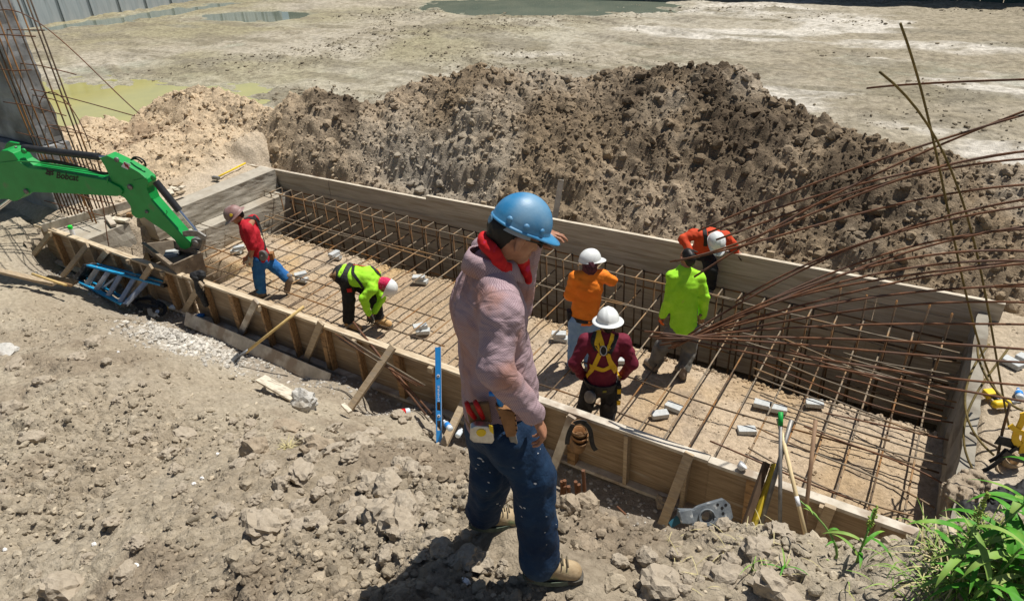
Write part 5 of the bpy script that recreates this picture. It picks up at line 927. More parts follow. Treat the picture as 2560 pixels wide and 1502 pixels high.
def text_mesh(name, body, o, xa, ya, parent, m, bold=.02, ext=.0015):
    cu = bpy.data.curves.new('t', 'FONT'); cu.body = body; cu.size = 1; cu.offset = bold; ob = bpy.data.objects.new('t', cu); COL.objects.link(ob); bpy.context.view_layer.update(); dg = bpy.context.evaluated_depsgraph_get(); me = bpy.data.meshes.new_from_object(ob.evaluated_get(dg)); bpy.data.objects.remove(ob)
    P = np.array([v.co[:] for v in me.vertices]); w = P[:, 0].max() - P[:, 0].min(); hgt = .70; P[:, 0] = (P[:, 0] - P[:, 0].min()) / w; P[:, 1] /= hgt; nn = nrm(np.cross(xa, ya)); o = np.asarray(o)
    V = o + P[:, :1] * xa + P[:, 1:2] * ya + nn * ext; me2 = mesh_from(name, V - wloc(parent), [tuple(p.vertices) for p in me.polygons], M(m)); bpy.data.meshes.remove(me); return put(name, me2, parent)
mat('decal_black', (.01, .012, .01), rough=.5); mat('decal_white', (.7, .7, .7), rough=.5)
o0 = ex(507, 378, .1215); text_mesh('lettering', 'Bobcat', o0, ex(706, 406, .1215) - o0, ex(513, 322, .1215) - o0, boom, 'decal_black', .03)
mb = MB(); mb.prism([ex(x, y, .1212) for x, y in ((415, 288), (438, 308), (465, 314), (495, 306), (478, 328), (486, 345), (474, 356), (458, 350), (452, 362), (438, 352), (420, 350), (404, 338), (420, 322))], EN * .0016); obj('logo', mb, 'decal_black', boom)
for p in ((428, 330, 440, 334), (458, 336, 470, 334)): mb = MB(); mb.tube([ex(p[0], p[1], .1235), ex(p[2], p[3], .1235)], .004, 6); obj('logo_eye', mb, 'green_paint', boom)
mb = MB(); mb.prism([ex(x, y, .0905) for x, y in ((1118, 230), (1178, 258), (1150, 304), (1092, 276))], EN * .0015); fl = obj('sticker', mb, 'decal_white', stick)
for k in range(3): mb = MB(); mb.prism([ex(x + 13 * k, y + 9 * k, .0923) for x, y in ((1112, 243), (1122, 238), (1140, 275), (1130, 282))], EN * .001); obj('sticker_stripe', mb, mat('decal_red', (.35, .03, .04), rough=.5), fl)
# ================================================================== LADDER
mat('fibreglass_blue', (.015, .24, .46), (.025, .30, .54), 12, .45); mat('aluminium', (.42, .44, .46), (.55, .57, .59), 16, .38, metal=.7)
la, lb = gp(*cD(612, 885), .74), gp(*cD(1425, 1098), .70); ma, mb_ = gp(*cD(492, 1048), .46), gp(*cD(1000, 1312), .44)
lad = thing('stepladder', 'blue fibreglass stepladder lying folded between the braces and the dirt bank', 'ladder', (*(la[:2] + mb_[:2]) / 2, .3)); nl = nrm(np.cross(lb - la, ma - la)); nl = nl if nl @ (CAM - la) > 0 else -nl
for a, b in ((la, lb), (ma, mb_)): 
    q = MB(); q.beam(a, b, .028, .075, nl); obj('side_rail', q, 'fibreglass_blue', lad, bevel=.003)
for k, ((x, y), (x2, y2)) in enumerate((((725, 925), (598, 1100)), ((850, 955), (705, 1155)), ((985, 990), (835, 1215)), ((1130, 1025), (958, 1280)), ((1262, 1055), (1125, 1270)))):
    t0 = (x - 612) / 813; t1 = (x2 - 492) / 508; a = la + (lb - la) * t0; b = ma + (mb_ - ma) * min(t1, 1.02); q = MB(); q.beam(a, b, .085, .022, nl); st = obj('step', q, 'aluminium', lad)
    for e in (-1, 0, 1): q = MB(); sdv = nrm(lb - la) * .026 * e; q.beam(a + sdv + nl * .014, b + sdv + nl * .014, .010, .006, nl); obj('tread_rib', q, 'aluminium', st)
for k in range(2): q = MB(); a = la + (lb - la) * (.08 + .3 * k) - nl * .16; b = ma + (mb_ - ma) * (.1 + .3 * k) - nl * .12; q.beam(a, b, .03, .03, nl); obj('rear_brace', q, 'aluminium', lad)
for a, b in ((la, lb), (ma, mb_)): q = MB(); q.beam(a - nl * .15, b * .9 + a * .1 - nl * .15, .022, .05, nl); obj('rear_rail', q, 'fibreglass_blue', lad)
q = MB(); d_ = nrm(la - lb); q.box((la + ma) / 2 + d_ * .04 - nl * .06, (la - ma) / 2 * 1.08, d_ * .05, nl * .09); obj('top_cap', q, mat('cap_black', (.03, .032, .035), (.3, .3, .3), 14, .5, contrast=(.55, .7)), lad, bevel=.01)
for p in (lb, mb_): q = MB(); q.box(p - d_ * .03, d_ * .04, nl * .045, nrm(np.cross(d_, nl)) * .022); obj('foot', q, 'plastic_black', lad, bevel=.005)
# ================================================================== TOOLS
mat('handle_wood', (.52, .36, .13), (.64, .47, .20), 6, .55, stretch=(3, 3, 1)); mat('handle_pale', (.62, .48, .26), (.72, .58, .34), 6, .55); mat('handle_brown', (.20, .12, .07), (.30, .19, .11), 8, .65)
def pole(name, label, a, b, r, m, cat='tool', extra=None, group=None):
    t = thing(name, label, cat, a, group); q = MB(); q.tube([a, a * .5 + b * .5, b], r, 12); obj('handle', q, m, t, smooth=True); return t
a, b = gp(*c4(1815, 830), .62), vp(*c4(2242, 492), 4.80); shv = pole('shovel', 'round point shovel with a wooden handle stuck in the white gravel', a, b, .019, 'handle_wood')
bl = gp(*c4(1650, 985), .38); dsh = nrm(a - bl); sdv = nrm(np.cross(dsh, ZV)); upv = np.cross(sdv, dsh); q = MB(); vs = []
for i, (t, w_) in enumerate(((0, .02), (.05, .075), (.13, .105), (.22, .115), (.29, .115), (.30, .06))):
    for k in range(7): s_ = (k - 3) / 3; vs.append(bl + dsh * t + sdv * w_ * s_ + upv * (.028 * s_ * s_ - .0))
fs = [(i * 7 + k, i * 7 + k + 1, (i + 1) * 7 + k + 1, (i + 1) * 7 + k) for i in range(5) for k in range(6)]; q.add(vs, fs); o = obj('blade', q, mat('blade_steel', (.10, .11, .12), (.22, .22, .22), 10, .5, metal=.4), shv, smooth=True); md = o.modifiers.new('s', 'SOLIDIFY'); md.thickness = .004
q = MB(); q.tube([bl + dsh * .22 + upv * .012, bl + dsh * .34 + upv * .02, a + dsh * .05], [.014, .019, .021], 12); obj('socket', q, 'blade_steel', shv, smooth=True)
for (lb_, p0, p1, r, m, top, tm) in (('long handled tool with a green grip leaning on the form', (265, 890), (270, 90), .016, 'steel_dull', 190, 'plastic_green'), ('grey steel pipe leaning on the form beside the yellow level', (125, 912), (350, 145), .019, 'steel_dull', None, None), ('pale wooden tool handle with a small sticker leaning on the form', (440, 930), (250, 135), .017, 'handle_pale', None, None), ('brown wooden pole leaning on the form next to the pale handle', (438, 995), (527, 145), .017, 'handle_brown', None, None)):
    if tm: mat(tm, (.01, .32, .05), rough=.5)
    a = vp(*c4b(*p0), 4.42); b = vp(*c4b(*p1), 4.95); t = pole('long_handled_tool' if 'pipe' not in lb_ else 'steel_pipe', lb_, a - nrm(b - a) * .12, b, r, m)
    if top: f = (p0[1] - top) / (p0[1] - p1[1]); q = MB(); q.tube([a + (b - a) * f, b + nrm(b - a) * .004], r * 1.28, 12); obj('grip', q, tm, t, smooth=True)
    if 'sticker' in lb_: q = MB(); q.tube([a + (b - a) * .18, a + (b - a) * .27], r * 1.04, 12); obj('sticker', q, 'decal_white', t, smooth=True)
a, b = vp(*c4b(75, 912), 4.40), vp(*c4b(225, 468), 4.80); q = MB(); q.beam(a - nrm(b - a) * .1, b, .03, .055, nrm(NC + ZV * .3)); lv = obj('spirit_level', q, mat('yellow_worn', (.45, .32, .02), (.60, .44, .04), 9, .55, c3=(.12, .1, .03), scale3=6), bevel=.004); setprops(lv, 'worn yellow spirit level leaning on the form beside a dark board', 'level')
a2, b2 = a - RH * .06 + NC * -.02, b - RH * .06 - NC * .02; q = MB(); q.beam(a2 - nrm(b - a) * .1, b2, .05, .04, nrm(NC + ZV * .3)); setprops(obj('timber_board', q, mat('board_dark', (.08, .05, .03), (.13, .085, .05), 6, .8)), 'dark brown board leaning on the form against the yellow level', 'board')
# blue level
a, b = vp(1098, 1112, 4.28), vp(1095, 868, 4.73); d_ = nrm(b - a); wv = nrm(np.cross(d_, NC)); nv = np.cross(wv, d_); nv = nv if nv @ NC > 0 else -nv
lev = thing('spirit_level', 'bright blue box level standing upright against the form', 'level', a); Lg = np.linalg.norm(b - a); q = MB(); mat('level_blue', (.012, .22, .60), (.02, .27, .66), 10, .35, spec=.5)
def lpos(y): return (1112 - y) / (1112 - 868) * Lg
holes = [(lpos(1076), lpos(1050)), (lpos(1026), lpos(1004))]; segs_ = []; cur = 0
for s0, s1 in holes: segs_.append((cur, s0)); cur = s1
segs_.append((cur, Lg))
for s0, s1 in segs_: q.box(a + d_ * (s0 + s1) / 2, d_ * (s1 - s0) / 2, wv * .019, nv * .011)
for sg in (-1, 1): q.box(a + d_ * Lg / 2 + wv * sg * .025, d_ * (Lg / 2 + .001), wv * .0055, nv * .0125)
obj('body', q, 'level_blue', lev)
for sg in (-1, 1): q = MB(); q.box(a + d_ * Lg / 2 + wv * sg * .031, d_ * Lg / 2, wv * .0008, nv * .0115); obj('edge', q, 'decal_white', lev)
for y in (939, 1039): 
    c_ = a + d_ * lpos(y); q = MB(); q.lathe([(.017, 0), (.017, .004), (.010, .005)], c_ + nv * .011, nv, 18); v_ = obj('vial_housing', q, 'decal_white', lev); q = MB(); q.tube([c_ - wv * .009 + nv * .017, c_ + wv * .009 + nv * .017], .006, 8); obj('vial', q, 'decal_black', v_)
o0 = a + d_ * lpos(1002) - wv * .011 * (1 if wv @ RH > 0 else -1) + nv * .0125; xs = d_ * (lpos(962) - lpos(1002)); 
text_mesh('lettering', 'EMPIRE', a + d_ * lpos(1002) + wv * .011 * (1 if wv @ RH > 0 else -1) + nv * .0125, xs, -wv * .02 * (1 if wv @ RH > 0 else -1), lev, 'decal_white', .0)
# sledge hammer
a, b = gp(*[.3385 * t for t in (1600, 1312)], .96), gp(*[.3385 * t for t in (1812, 1206)], .96); sl_ = pole('sledge_hammer', 'sledge hammer with a yellow handle lying behind the broken concrete beam', a, b, .018, 'plastic_yellow'); q = MB(); q.box(a - nrm(b - a) * .02, nrm(np.cross(b - a, ZV)) * .08, nrm(b - a) * .032, ZV * .032); obj('head', q, 'steel_dull', sl_, bevel=.008)
# cordless drill
dr = gp(*c7(590, 420), .90); t = thing('cordless_drill', 'yellow and black cordless drill lying on the ground behind the end wall', 'drill', dr); A_, B_, C_ = gp(*c7(520, 365), .93), gp(*c7(605, 440), .93), gp(*c7(655, 435), .93)
q = MB(); q.box(A_, nrm(B_ - A_) * .045, nrm(np.cross(ZV, B_ - A_)) * .06, ZV * .035); obj('battery', q, 'plastic_yellow', t, bevel=.01)
q = MB(); q.tube([A_, (A_ + B_) / 2, B_], [.028, .024, .028], 10); obj('handle', q, 'plastic_black', t, smooth=True); mx_ = nrm(C_ - B_); q = MB(); q.tube([B_ - mx_ * .09, B_ - mx_ * .07, B_ + mx_ * .05, B_ + mx_ * .08], [.03, .04, .04, .028], 14); obj('motor_housing', q, 'plastic_yellow', t, smooth=True)
q = MB(); q.tube([B_ + mx_ * .08, B_ + mx_ * .14], [.026, .02], 14); obj('chuck', q, 'steel_dull', t, smooth=True); q = MB(); q.tube([B_ + mx_ * .14, B_ + mx_ * .26], .005, 6); obj('bit', q, 'steel', t)
# ================================================================== CONCRETE BLOCKS ON THE FLOOR
bmk = MB(); bmk.box((0, 0, .03), (.10, 0, 0), (0, .055, 0), (0, 0, .03)); blockm = mesh_from('concrete_block', bmk.v, bmk.f, M('block'))
def block(x, y, Z, yaw, label, group=None):
    p = gp(x, y, Z); o = put('concrete_block', blockm, None, p); o.rotation_euler = (0, 0, yaw); bv = o.modifiers.new('b', 'BEVEL'); bv.width = .004; setprops(o, label, 'block', group)
U_, V_ = 0, math.pi / 2
bl_list = [(592, 632, .03, .4, 'grey concrete block under the mat beside the leg of the worker in red'), (598, 622, .09, .9, 'small grey block on top of another beside the worker in red'),
 (756, 702, .02, U_ + .2, 'lower block of the leaning pair behind the heel of the worker in red'), (752, 690, .085, 1.0, 'upper block of the leaning pair behind the heel of the worker in red'), (840, 646, .02, .3, 'grey block by the trench edge, farthest up the mat'), (836, 638, .082, V_, 'block resting crosswise on the farthest block by the trench edge'),
 (1055, 707, .02, .25, 'lower block of the crossed pair by the trench edge beside the neon bending worker'), (1047, 698, .082, .5, 'upper block of the crossed pair by the trench edge beside the neon bending worker'), (1058, 832, .02, .6, 'lower block of the stepped pair near the braced form'), (1051, 820, .082, .9, 'upper block of the stepped pair near the braced form'),
 (1403, 850, .02, .2, 'lower block of the pair next to the legs of the worker in orange'), (1397, 840, .082, .45, 'upper block of the pair next to the legs of the worker in orange'), (1556, 905, .02, .5, 'block on the floor beside the hip of the worker in maroon'),
 (1684, 1022, .02, -.1, 'block touching a second one between two bars before the worker in neon'), (1649, 1040, .02, .7, 'block set at an angle against its neighbour between two bars'), (1906, 1015, .02, .1, 'block half under the loose rods beside the green grip'), (1944, 1026, .02, .2, 'block end just behind the green grip'), (2035, 1013, .02, .35, 'long block by the crumbling trench edge under the loose rods'), (1866, 1080, .02, .5, 'block carrying a bar near the yellow level'), (2528, 912, .88, -.6, 'block on the ground behind the end wall above the drill'), (2566, 905, .88, -.5, 'second block on the ground behind the end wall at the rebar fan')]
for b_ in bl_list: block(*b_)
for x, y, dz in ((1550, 1085, .1), (1560, 1060, .14)): block(*c2(x, y), .92 + dz * .5, .4 + dz * 3, 'grey block lying in the excavator bucket', 'blocks in the bucket')
# ================================================================== TIMBER
def board(label, a, b, w_, th, m, up=ZV, name='timber_board', grp=None): q = MB(); q.beam(a, b, w_, th, up); return setprops(obj(name, q, m, bevel=.003), label, 'board', grp)
board('short timber board on edge across the corner of the braced form', gp(*cD(110, 480), .99), gp(*cD(1150, 200), .99), .038, .14, 'lumber_dirty')
board('yellowish timber lying beside the short board by the starter bars', gp(*cD(940, 345), .95), gp(*cD(1175, 240), .95), .09, .04, 'lumber'); board('flat timber offcut lying on the notch of the corner block', gp(*cD(865, 375), .92), gp(*cD(1040, 400), .92), .11, .04, 'lumber_pale'); board('timber offcut leaning beside the flat offcut at the corner block', gp(*cD(820, 350), .95), gp(*cD(890, 450), .92), .09, .04, 'lumber_dirty')
board('little orange timber block on the dirt by the excavator stick', gp(*cD(1035, 335), .92), gp(*cD(1095, 330), .92), .08, .06, 'lumber_orange')
A0 = gp(*c4(1350, 522), .47); B0 = gp(*c4(2418, 968), .47); board('long pale plywood strip standing in the gravel below the braces', A0 - ZV * .13, B0 - ZV * .15, .016, .2, 'lumber_dirty', nrm(ZV + np.array([0, .5, 0])))
board('short pale board sticking out of the dirt by the white boulder', gp(*c4(1925, 1020), .80), gp(*c4(2180, 1165), .86), .13, .03, 'lumber_pale'); board('thin pale offcut pushed into the dirt at the foot of the longest brace', gp(*c5(715, 1020), .72), gp(*c5(775, 1085), .72), .05, .03, 'lumber_pale')
board('long timber on the dirt bank beside the yellow handle', gp(-40, 668, .92), gp(*c4(400, 325), .80), .09, .045, 'lumber'); board('wide brown board on the dirt under the head of the stepladder', gp(*c4(330, 280), .75), gp(*c4(555, 322), .68), .16, .03, 'lumber_orange')
pole('rake', 'yellow wooden handle lying across the long timber on the dirt bank', gp(*c4(238, 250), .95), gp(*c4(490, 335), .82), .02, 'handle_wood')
a = vp(789, 378, 9.75); b = vp(846, 441, 9.35); q = MB(); dq = nrm(b - a); sq = nrm(np.cross(dq, NC)); L_ = np.linalg.norm(b - a); q.prism([a - sq * .045, a + sq * .045, a + sq * .045 + dq * (L_ - .1), b, a - sq * .045 + dq * (L_ - .1)], NC * .02); setprops(obj('stake', q, 'lumber_pale'), 'pointed timber stake leaning on the soil behind the far form', 'stake')
a = vp(1385, 560, 9.1); b = vp(1403, 450, 9.3); q = MB(); q.beam(a, b, .09, .03, NC); setprops(obj('stake', q, 'lumber_dirty'), 'tall weathered timber stake standing behind the far form', 'stake')
for (x, y, lb_) in ((1925, 645, 'short stake top poking up behind the far form beside the red-orange worker'), (1210, 518, 'short stake top behind the far form by the blue hard hat')): p = vp(x, y, 8.95); q = MB(); q.box(p - ZV * .1, (.05, 0, 0), (0, .02, 0), ZV * .2); setprops(obj('stake', q, 'lumber'), lb_, 'stake')
for k, (x, y, dx, dy) in enumerate(((1245, 1365, 60, -25), (1255, 1385, 45, 10), (1290, 1375, 50, -30), (1300, 1410, 40, -20), (1265, 1425, 35, 25), (1330, 1390, 30, -15), (1310, 1430, 50, -20), (1250, 1400, 20, 35))):
    s_ = .3385; board('small timber offcut in the scrap heap beside the concrete beam', gp(x * s_, y * s_, .93 + .015 * k), gp((x + dx) * s_, (y + dy) * s_, .93 + .015 * k), .09, .03, 'lumber_pale' if k % 2 else 'lumber', name='timber_offcut', grp='scrap timber heap')
q = MB(); p = gp(1848, 1170, .97); q.lathe([(.03, 0), (.045, .05), (.04, .055)], p, nrm(ZV + RH * .9), 14); setprops(obj('paper_cup', q, 'decal_white', smooth=True), 'crushed white cup on the top plate of the braced form', 'cup')
p = gp(*cD(450, 560), .93); ca = thing('spray_can', 'white marking can with a bright green lid on the corner of the form', 'can', p); ax_ = nrm(pp(*cD(415, 470), p, NC) - p); L_ = np.linalg.norm(pp(*cD(412, 452), p, NC) - p); q = MB(); q.lathe([(.034, 0), (.034, L_ * .68), (.03, L_ * .70)], p, ax_, 16); obj('can_body', q, 'decal_white', ca, smooth=False); q = MB(); q.lathe([(.036, L_ * .69), (.036, L_ * .95), (.028, L_)], p, ax_, 16); obj('lid', q, mat('lid_green', (.02, .65, .06), rough=.4), ca)
# ================================================================== LEANING RODS, STUBS
for (p0, p1, p2, lb_) in ((c5(800, 345), c5(1030, 640), c5(1395, 1105), 'rusty rebar rod leaning over the braced form beside its twin'), (c5(862, 460), c5(1090, 700), c5(1440, 1095), 'thicker rusty rebar rod leaning over the braced form')):
    q = MB(); q.tube([vp(*p0, 4.98), vp(*p1, 4.70), gp(*p2, .48)], .0125, 8); setprops(obj('rebar_rod', q, 'rebar_rust', smooth=True), lb_, 'rebar')
for k in range(6):
    x0, y0 = 650 + 16 * k, 440 + (k % 3) * 20; x1, y1 = 1325 + 13 * k, 872 - 8 * (k % 4) * (1 if k % 2 else .3); q = MB(); q.tube([vp(*c5(x0, y0), 4.60), vp(*c5((x0 + x1) / 2, (y0 + y1) / 2 + 8), 4.62), vp(*c5(x1, y1), 4.66)], .0065, 6); setprops(obj('rebar_rod', q, 'rebar_pale' if k % 2 else 'rebar_rust', smooth=True), 'thin steel rod in the bundle resting across the longest brace', 'rebar', 'thin rods on the brace')
for k, (x0, y0, x1, y1) in enumerate(((290, 518, 303, 700), (234, 600, 246, 690), (258, 622, 263, 695), (152, 592, 156, 690), (181, 636, 186, 700), (150, 632, 152, 700), (132, 598, 134, 690))):
    a = gp(*c3b(x1, y1 + 25), 1.98); b = pp(*c3b(x0, y0), a, NC); q = MB(); q.tube([a - nrm(b - a) * .25, b], .0125, 10); setprops(obj('rebar_stub', q, 'rebar_rust'), 'single tall rusty rebar stub driven into the dirt bank' if k == 0 else 'short rusty rebar stub in the cluster driven into the dirt bank', 'rebar', None if k == 0 else 'rebar stub cluster')
for k, (x0, y0, x1, y1, lb_) in enumerate(((960, 1025, 1150, 1115, 'rusty rebar stub lying on the dirt with its end towards the boot'), (1050, 1045, 1238, 1100, 'rusty rebar stub lying alongside the other on the dirt bank'), (540, 785, 605, 845, 'thin rusty rod end sticking out of the dirt below the braced form'))):
    z = 2.56 if k < 2 else 1.6; q = MB(); q.tube([gp(*c3b(x0, y0), z + .02), gp(*c3b(x1, y1), z)], .0125 if k < 2 else .008, 10); setprops(obj('rebar_stub', q, 'rebar_rust'), lb_, 'rebar')
# grey plastic machine base by the form
P0 = vp(*c3b(1200, 860), 4.30); nb_ = nrm(NC * .8 + ZV * .6); t = thing('machine_base', 'dusty grey plastic base with a round hole lying below the form', 'base', P0); mat('plastic_dusty', (.09, .105, .12), (.20, .22, .23), 14, .6, .2, 40, c3=(.42, .43, .42), scale3=16, con3=(.6, .68))
def pb_(x, y, o=0): return pp(*c3b(x, y), P0 + nb_ * o, nb_)
q = MB(); hole = [pb_(1205 + 40 * math.cos(a_), 865 + 42 * math.sin(a_)) for a_ in np.linspace(0, 2 * math.pi, 25)[:-1]]; outl = [(985, 815), (1080, 795), (1095, 830), (1150, 790), (1260, 755), (1350, 730), (1370, 745), (1390, 820), (1402, 880), (1390, 900), (1310, 925), (1240, 940), (1130, 940), (1060, 910), (1010, 905)]
oc = np.array([1205, 865.]); ring_o = []
for a_ in np.linspace(0, 2 * math.pi, 25)[:-1]:
    dv_ = np.array([math.cos(a_), math.sin(a_)]); best = 0
    for i in range(len(outl)):
        A1, B1 = np.array(outl[i], float), np.array(outl[(i + 1) % len(outl)], float); Mx = np.array([dv_, -(B1 - A1)]).T
        if abs(np.linalg.det(Mx)) > 1e-6:
            s1, s2 = np.linalg.solve(Mx, A1 - oc)
            if s1 > 0 and 0 <= s2 <= 1: best = max(best, s1)
    ring_o.append(pb_(*(oc + dv_ * best)))
n = 24; vs = ring_o + hole + [p - nb_ * .09 for p in ring_o] + [p - nb_ * .09 for p in hole]; fs = []
for i in range(n): k = (i + 1) % n; fs += [(i, i + n, k + n, k), (i, k, k + 2 * n, i + 2 * n), (i + n, i + 3 * n, k + 3 * n, k + n)]
q.add(vs, fs); obj('plate', q, 'plastic_dusty', t)
q = MB(); cc = pb_(1205, 865); pts = [cc + (pb_(1205 + 58 * math.cos(a_), 865 + 60 * math.sin(a_)) - cc) + nb_ * .01 for a_ in np.linspace(0, 2 * math.pi, 25)]; q.tube(pts, .008, 8); obj('ring', q, 'plastic_dusty', t, smooth=True)
for k, (x, y) in enumerate(((1285, 770), (1318, 795), (1325, 835), (1335, 870), (1345, 772))): q = MB(); q.lathe([(.012, 0), (.012, .004)], pb_(x, y), nb_, 10); obj('recess', q, 'plastic_black', t)
q = MB(); q.prism([pb_(x, y, .001) for x, y in ((985, 815), (1080, 795), (1105, 900), (1060, 910), (1010, 905))], nb_ * .05); obj('foot', q, 'plastic_dusty', t, bevel=.008)
q = MB(); q.prism([pb_(x, y, -.12) for x, y in ((920, 905), (985, 845), (1005, 900), (940, 940))], nb_ * .03); setprops(obj('plastic_tray', q, mat('teal_tray', (.03, .12, .17), rough=.5)), 'blue-grey plastic sheet edge poking out beside the plastic base', 'plastic')
# bottles and rubbish
mat('clear_plastic', (.55, .62, .66), (.7, .76, .8), 20, .15, spec=.6)
def bottle(label, a, b, r, body, capm, lab=None):
    a, b = np.asarray(a), np.asarray(b); d = nrm(b - a); L = np.linalg.norm(b - a); t = thing('bottle', label, 'bottle', a); q = MB(); q.lathe([(r * .8, 0), (r, .01), (r, L * .62), (r * .9, L * .7), (r * .4, L * .88), (r * .38, L * .93)], a, d, 14); obj('bottle_body', q, body, t, smooth=True); q = MB(); q.lathe([(r * .45, L * .925), (r * .45, L)], a, d, 12); obj('cap', q, capm, t)
    if lab: q = MB(); q.lathe([(r * 1.02, L * .25), (r * 1.02, L * .58)], a, d, 14); obj('paper_label', q, lab, t, smooth=True)
bottle('clear soda bottle with a red label and red cap lying on the dirt', gp(*c5(1265, 1075), .52), gp(*c5(1115, 1098), .55), .038, 'clear_plastic', 'plastic_red', 'plastic_red'); bottle('clear water bottle with a blue label lying beside the blue level', gp(*c5(1600, 1225), .62), gp(*c5(1545, 1155), .60), .032, 'clear_plastic', 'decal_white', 'plastic_blue'); bottle('crushed clear water bottle below the brace beside the blue level', gp(*c5(1655, 1280), .62), gp(*c5(1690, 1225), .6), .03, 'clear_plastic', 'decal_white')
bottle('clear bottle with a yellow cap lying by the tool harness', gp(*cD(1600, 1330), .3), gp(*cD(1475, 1345), .32), .04, 'clear_plastic', 'plastic_yellow'); bottle('crumpled clear bottle on the ground by the cordless drill', gp(*c7(740, 400), .9), gp(*c7(725, 330), .9), .035, 'clear_plastic', 'plastic_blue', 'plastic_blue'); bottle('small blue drink bottle lying below the first brace past the ladder', gp(*cD(1870, 1430), .3), gp(*cD(1790, 1420), .3), .03, 'plastic_blue', 'decal_white')
# black harness heap, bag over the form, pouch on the brace
def blobs(name, label, cat, prims, m, h=.012, fold=.012, org=None):
    s = SDF([p for a in prims for p in (a[0], a[1])], h, .15)
    for a, b, r1, r2 in prims: s.cone(a, b, r1, r2, .02)
    if fold: s.folds(fold, 45, 3)
    V, Q = s.mesh(); o_ = V.min(0) * .5 + V.max(0) * .5; o_[2] = V[:, 2].min(); return setprops(put(name, mesh_from(name, V - o_, Q, M(m), smooth=True), None, o_), label, cat)
t = thing('tool_harness', 'heap of black padded harness straps on the ground at the ladder foot', 'harness', gp(*cD(1250, 1350), .3))
for L, r in (([(1010, 1300), (1080, 1280), (1160, 1330), (1180, 1400)], .028), ([(1100, 1280), (1200, 1250), (1330, 1270), (1430, 1340)], .025), ([(1190, 1330), (1280, 1360), (1330, 1430), (1420, 1420)], .03), ([(1300, 1280), (1420, 1310), (1440, 1400), (1360, 1440)], .026), ([(1140, 1300), (1260, 1330), (1380, 1330)], .03)):
    q = MB(); q.ribbon(smooth_path([gp(*cD(x, y), .37 + .03 * math.sin(x * .02)) for x, y in L], 12), [nrm(ZV + NC * .6)], r * 2.2, .014); obj('strap', q, 'webbing_black', t, bevel=.003)
q = MB(); q.lathe([(.03, 0), (.03, .02), (.012, .025)], gp(*cD(1370, 1390), .40), nrm(ZV + NC), 12); obj('buckle', q, 'steel', t)
q0 = vp(*cD(1800, 1000), 4.80); blobs('tool_bag', 'black bag hung over the top of the form beside the excavator bucket', 'bag', [(q0 - RH * .05 + ZV * .01, q0 + RH * .06 + ZV * .02, .045, .055), (q0 - ZV * .02 - NC * -.02, q0 - ZV * .22 + NC * .06, .055, .05), (q0 - ZV * .2 + NC * .06, q0 - ZV * .42 + NC * .07 + RH * .03, .04, .03)], 'webbing_black')
pz = vp(1447, 1085, 4.64); t = thing('tool_pouch', 'brown leather tool pouch hanging by black straps from a brace', 'pouch', pz - ZV * .2)
for k in range(3): q = MB(); q.lathe([(.045, -.13), (.075, -.10), (.092 - .008 * k, .03), (.095 - .008 * k, .05), (.085 - .008 * k, .05), (.06, -.08)], pz - ZV * (.0 + .055 * k - .05) + NC * .02 * k + RH * .0, nrm(ZV + RH * .15 + NC * .35), 16); obj('pocket', q, 'leather' if k % 2 else 'leather_brown', t, smooth=True)
for L in ([(-.06, .18), (-.10, .08), (-.12, -.06)], [(.03, .2), (.10, .1), (.12, -.05), (.16, -.16)], [(-.05, .19), (.0, .21), (.06, .19)]): q = MB(); q.ribbon(smooth_path([pz + RH * x + ZV * y + NC * .06 for x, y in L], 10), [NC], .045, .008); obj('strap', q, 'webbing_black', t)
# yellow and black tool belt hung on the rebar stub at the right
hb = pp(*c7(650, 800), gp(*c7(600, 900), .85), NC); t = thing('tool_belt', 'tan pouched tool belt with yellow and black straps hung on a rebar stub', 'tool belt', hb - ZV * .5)
def hb_(x, y, o=0): return pp(*c7(x, y), hb + NC * o, NC)
for L, w_, m, o in (([(765, 500), (735, 600), (700, 690), (740, 740)], .06, 'webbing_yellow', .05), ([(665, 595), (720, 640), (790, 660)], .045, 'webbing_yellow', .07), ([(790, 640), (770, 740), (755, 800)], .07, 'webbing_yellow', .05), ([(565, 705), (620, 715), (700, 740), (770, 770)], .085, 'webbing_black', .04), ([(420, 945), (490, 920), (560, 880), (640, 810), (720, 760)], .045, 'webbing_black', .06), ([(510, 865), (570, 830), (640, 770)], .04, 'webbing_black', .03), ([(760, 800), (770, 950), (760, 1080), (690, 1130), (640, 1190), (570, 1290)], .06, 'webbing_black', .0), ([(620, 800), (700, 840), (780, 860)], .05, 'plastic_black', .09)):
    q = MB(); q.ribbon(smooth_path([hb_(x, y, o) for x, y in L], 10), [NC], w_, .01); obj('strap', q, m, t)
for k, (x, y, r, hgt) in enumerate(((690, 850, .078, .17), (640, 930, .085, .16), (590, 1030, .08, .15))):
    c_ = hb_(x, y, .02 + .04 * k); q = MB(); q.lathe([(r * .25, -hgt), (r * .62, -hgt * .6), (r * .95, -.02), (r, .01), (r * .92, .012), (r * .6, -hgt * .5)], c_, nrm(ZV + NC * .35 + RH * .1), 18); obj('pocket', q, 'canvas_tan', t, smooth=True)
q = MB(); q.prism([hb_(x, y, -.02) for x, y in ((690, 800), (755, 840), (752, 1060), (700, 1110), (600, 1110), (560, 1060))], NC * .03); obj('back_panel', q, 'canvas_tan', t, bevel=.01)
for x, y in ((700, 1120), (673, 1157), (642, 1190), (583, 1258), (560, 1292)): q = MB(); q.lathe([(.010, 0), (.010, .004), (.005, .004)], hb_(x, y, .013), NC, 10); obj('grommet', q, 'steel', t)
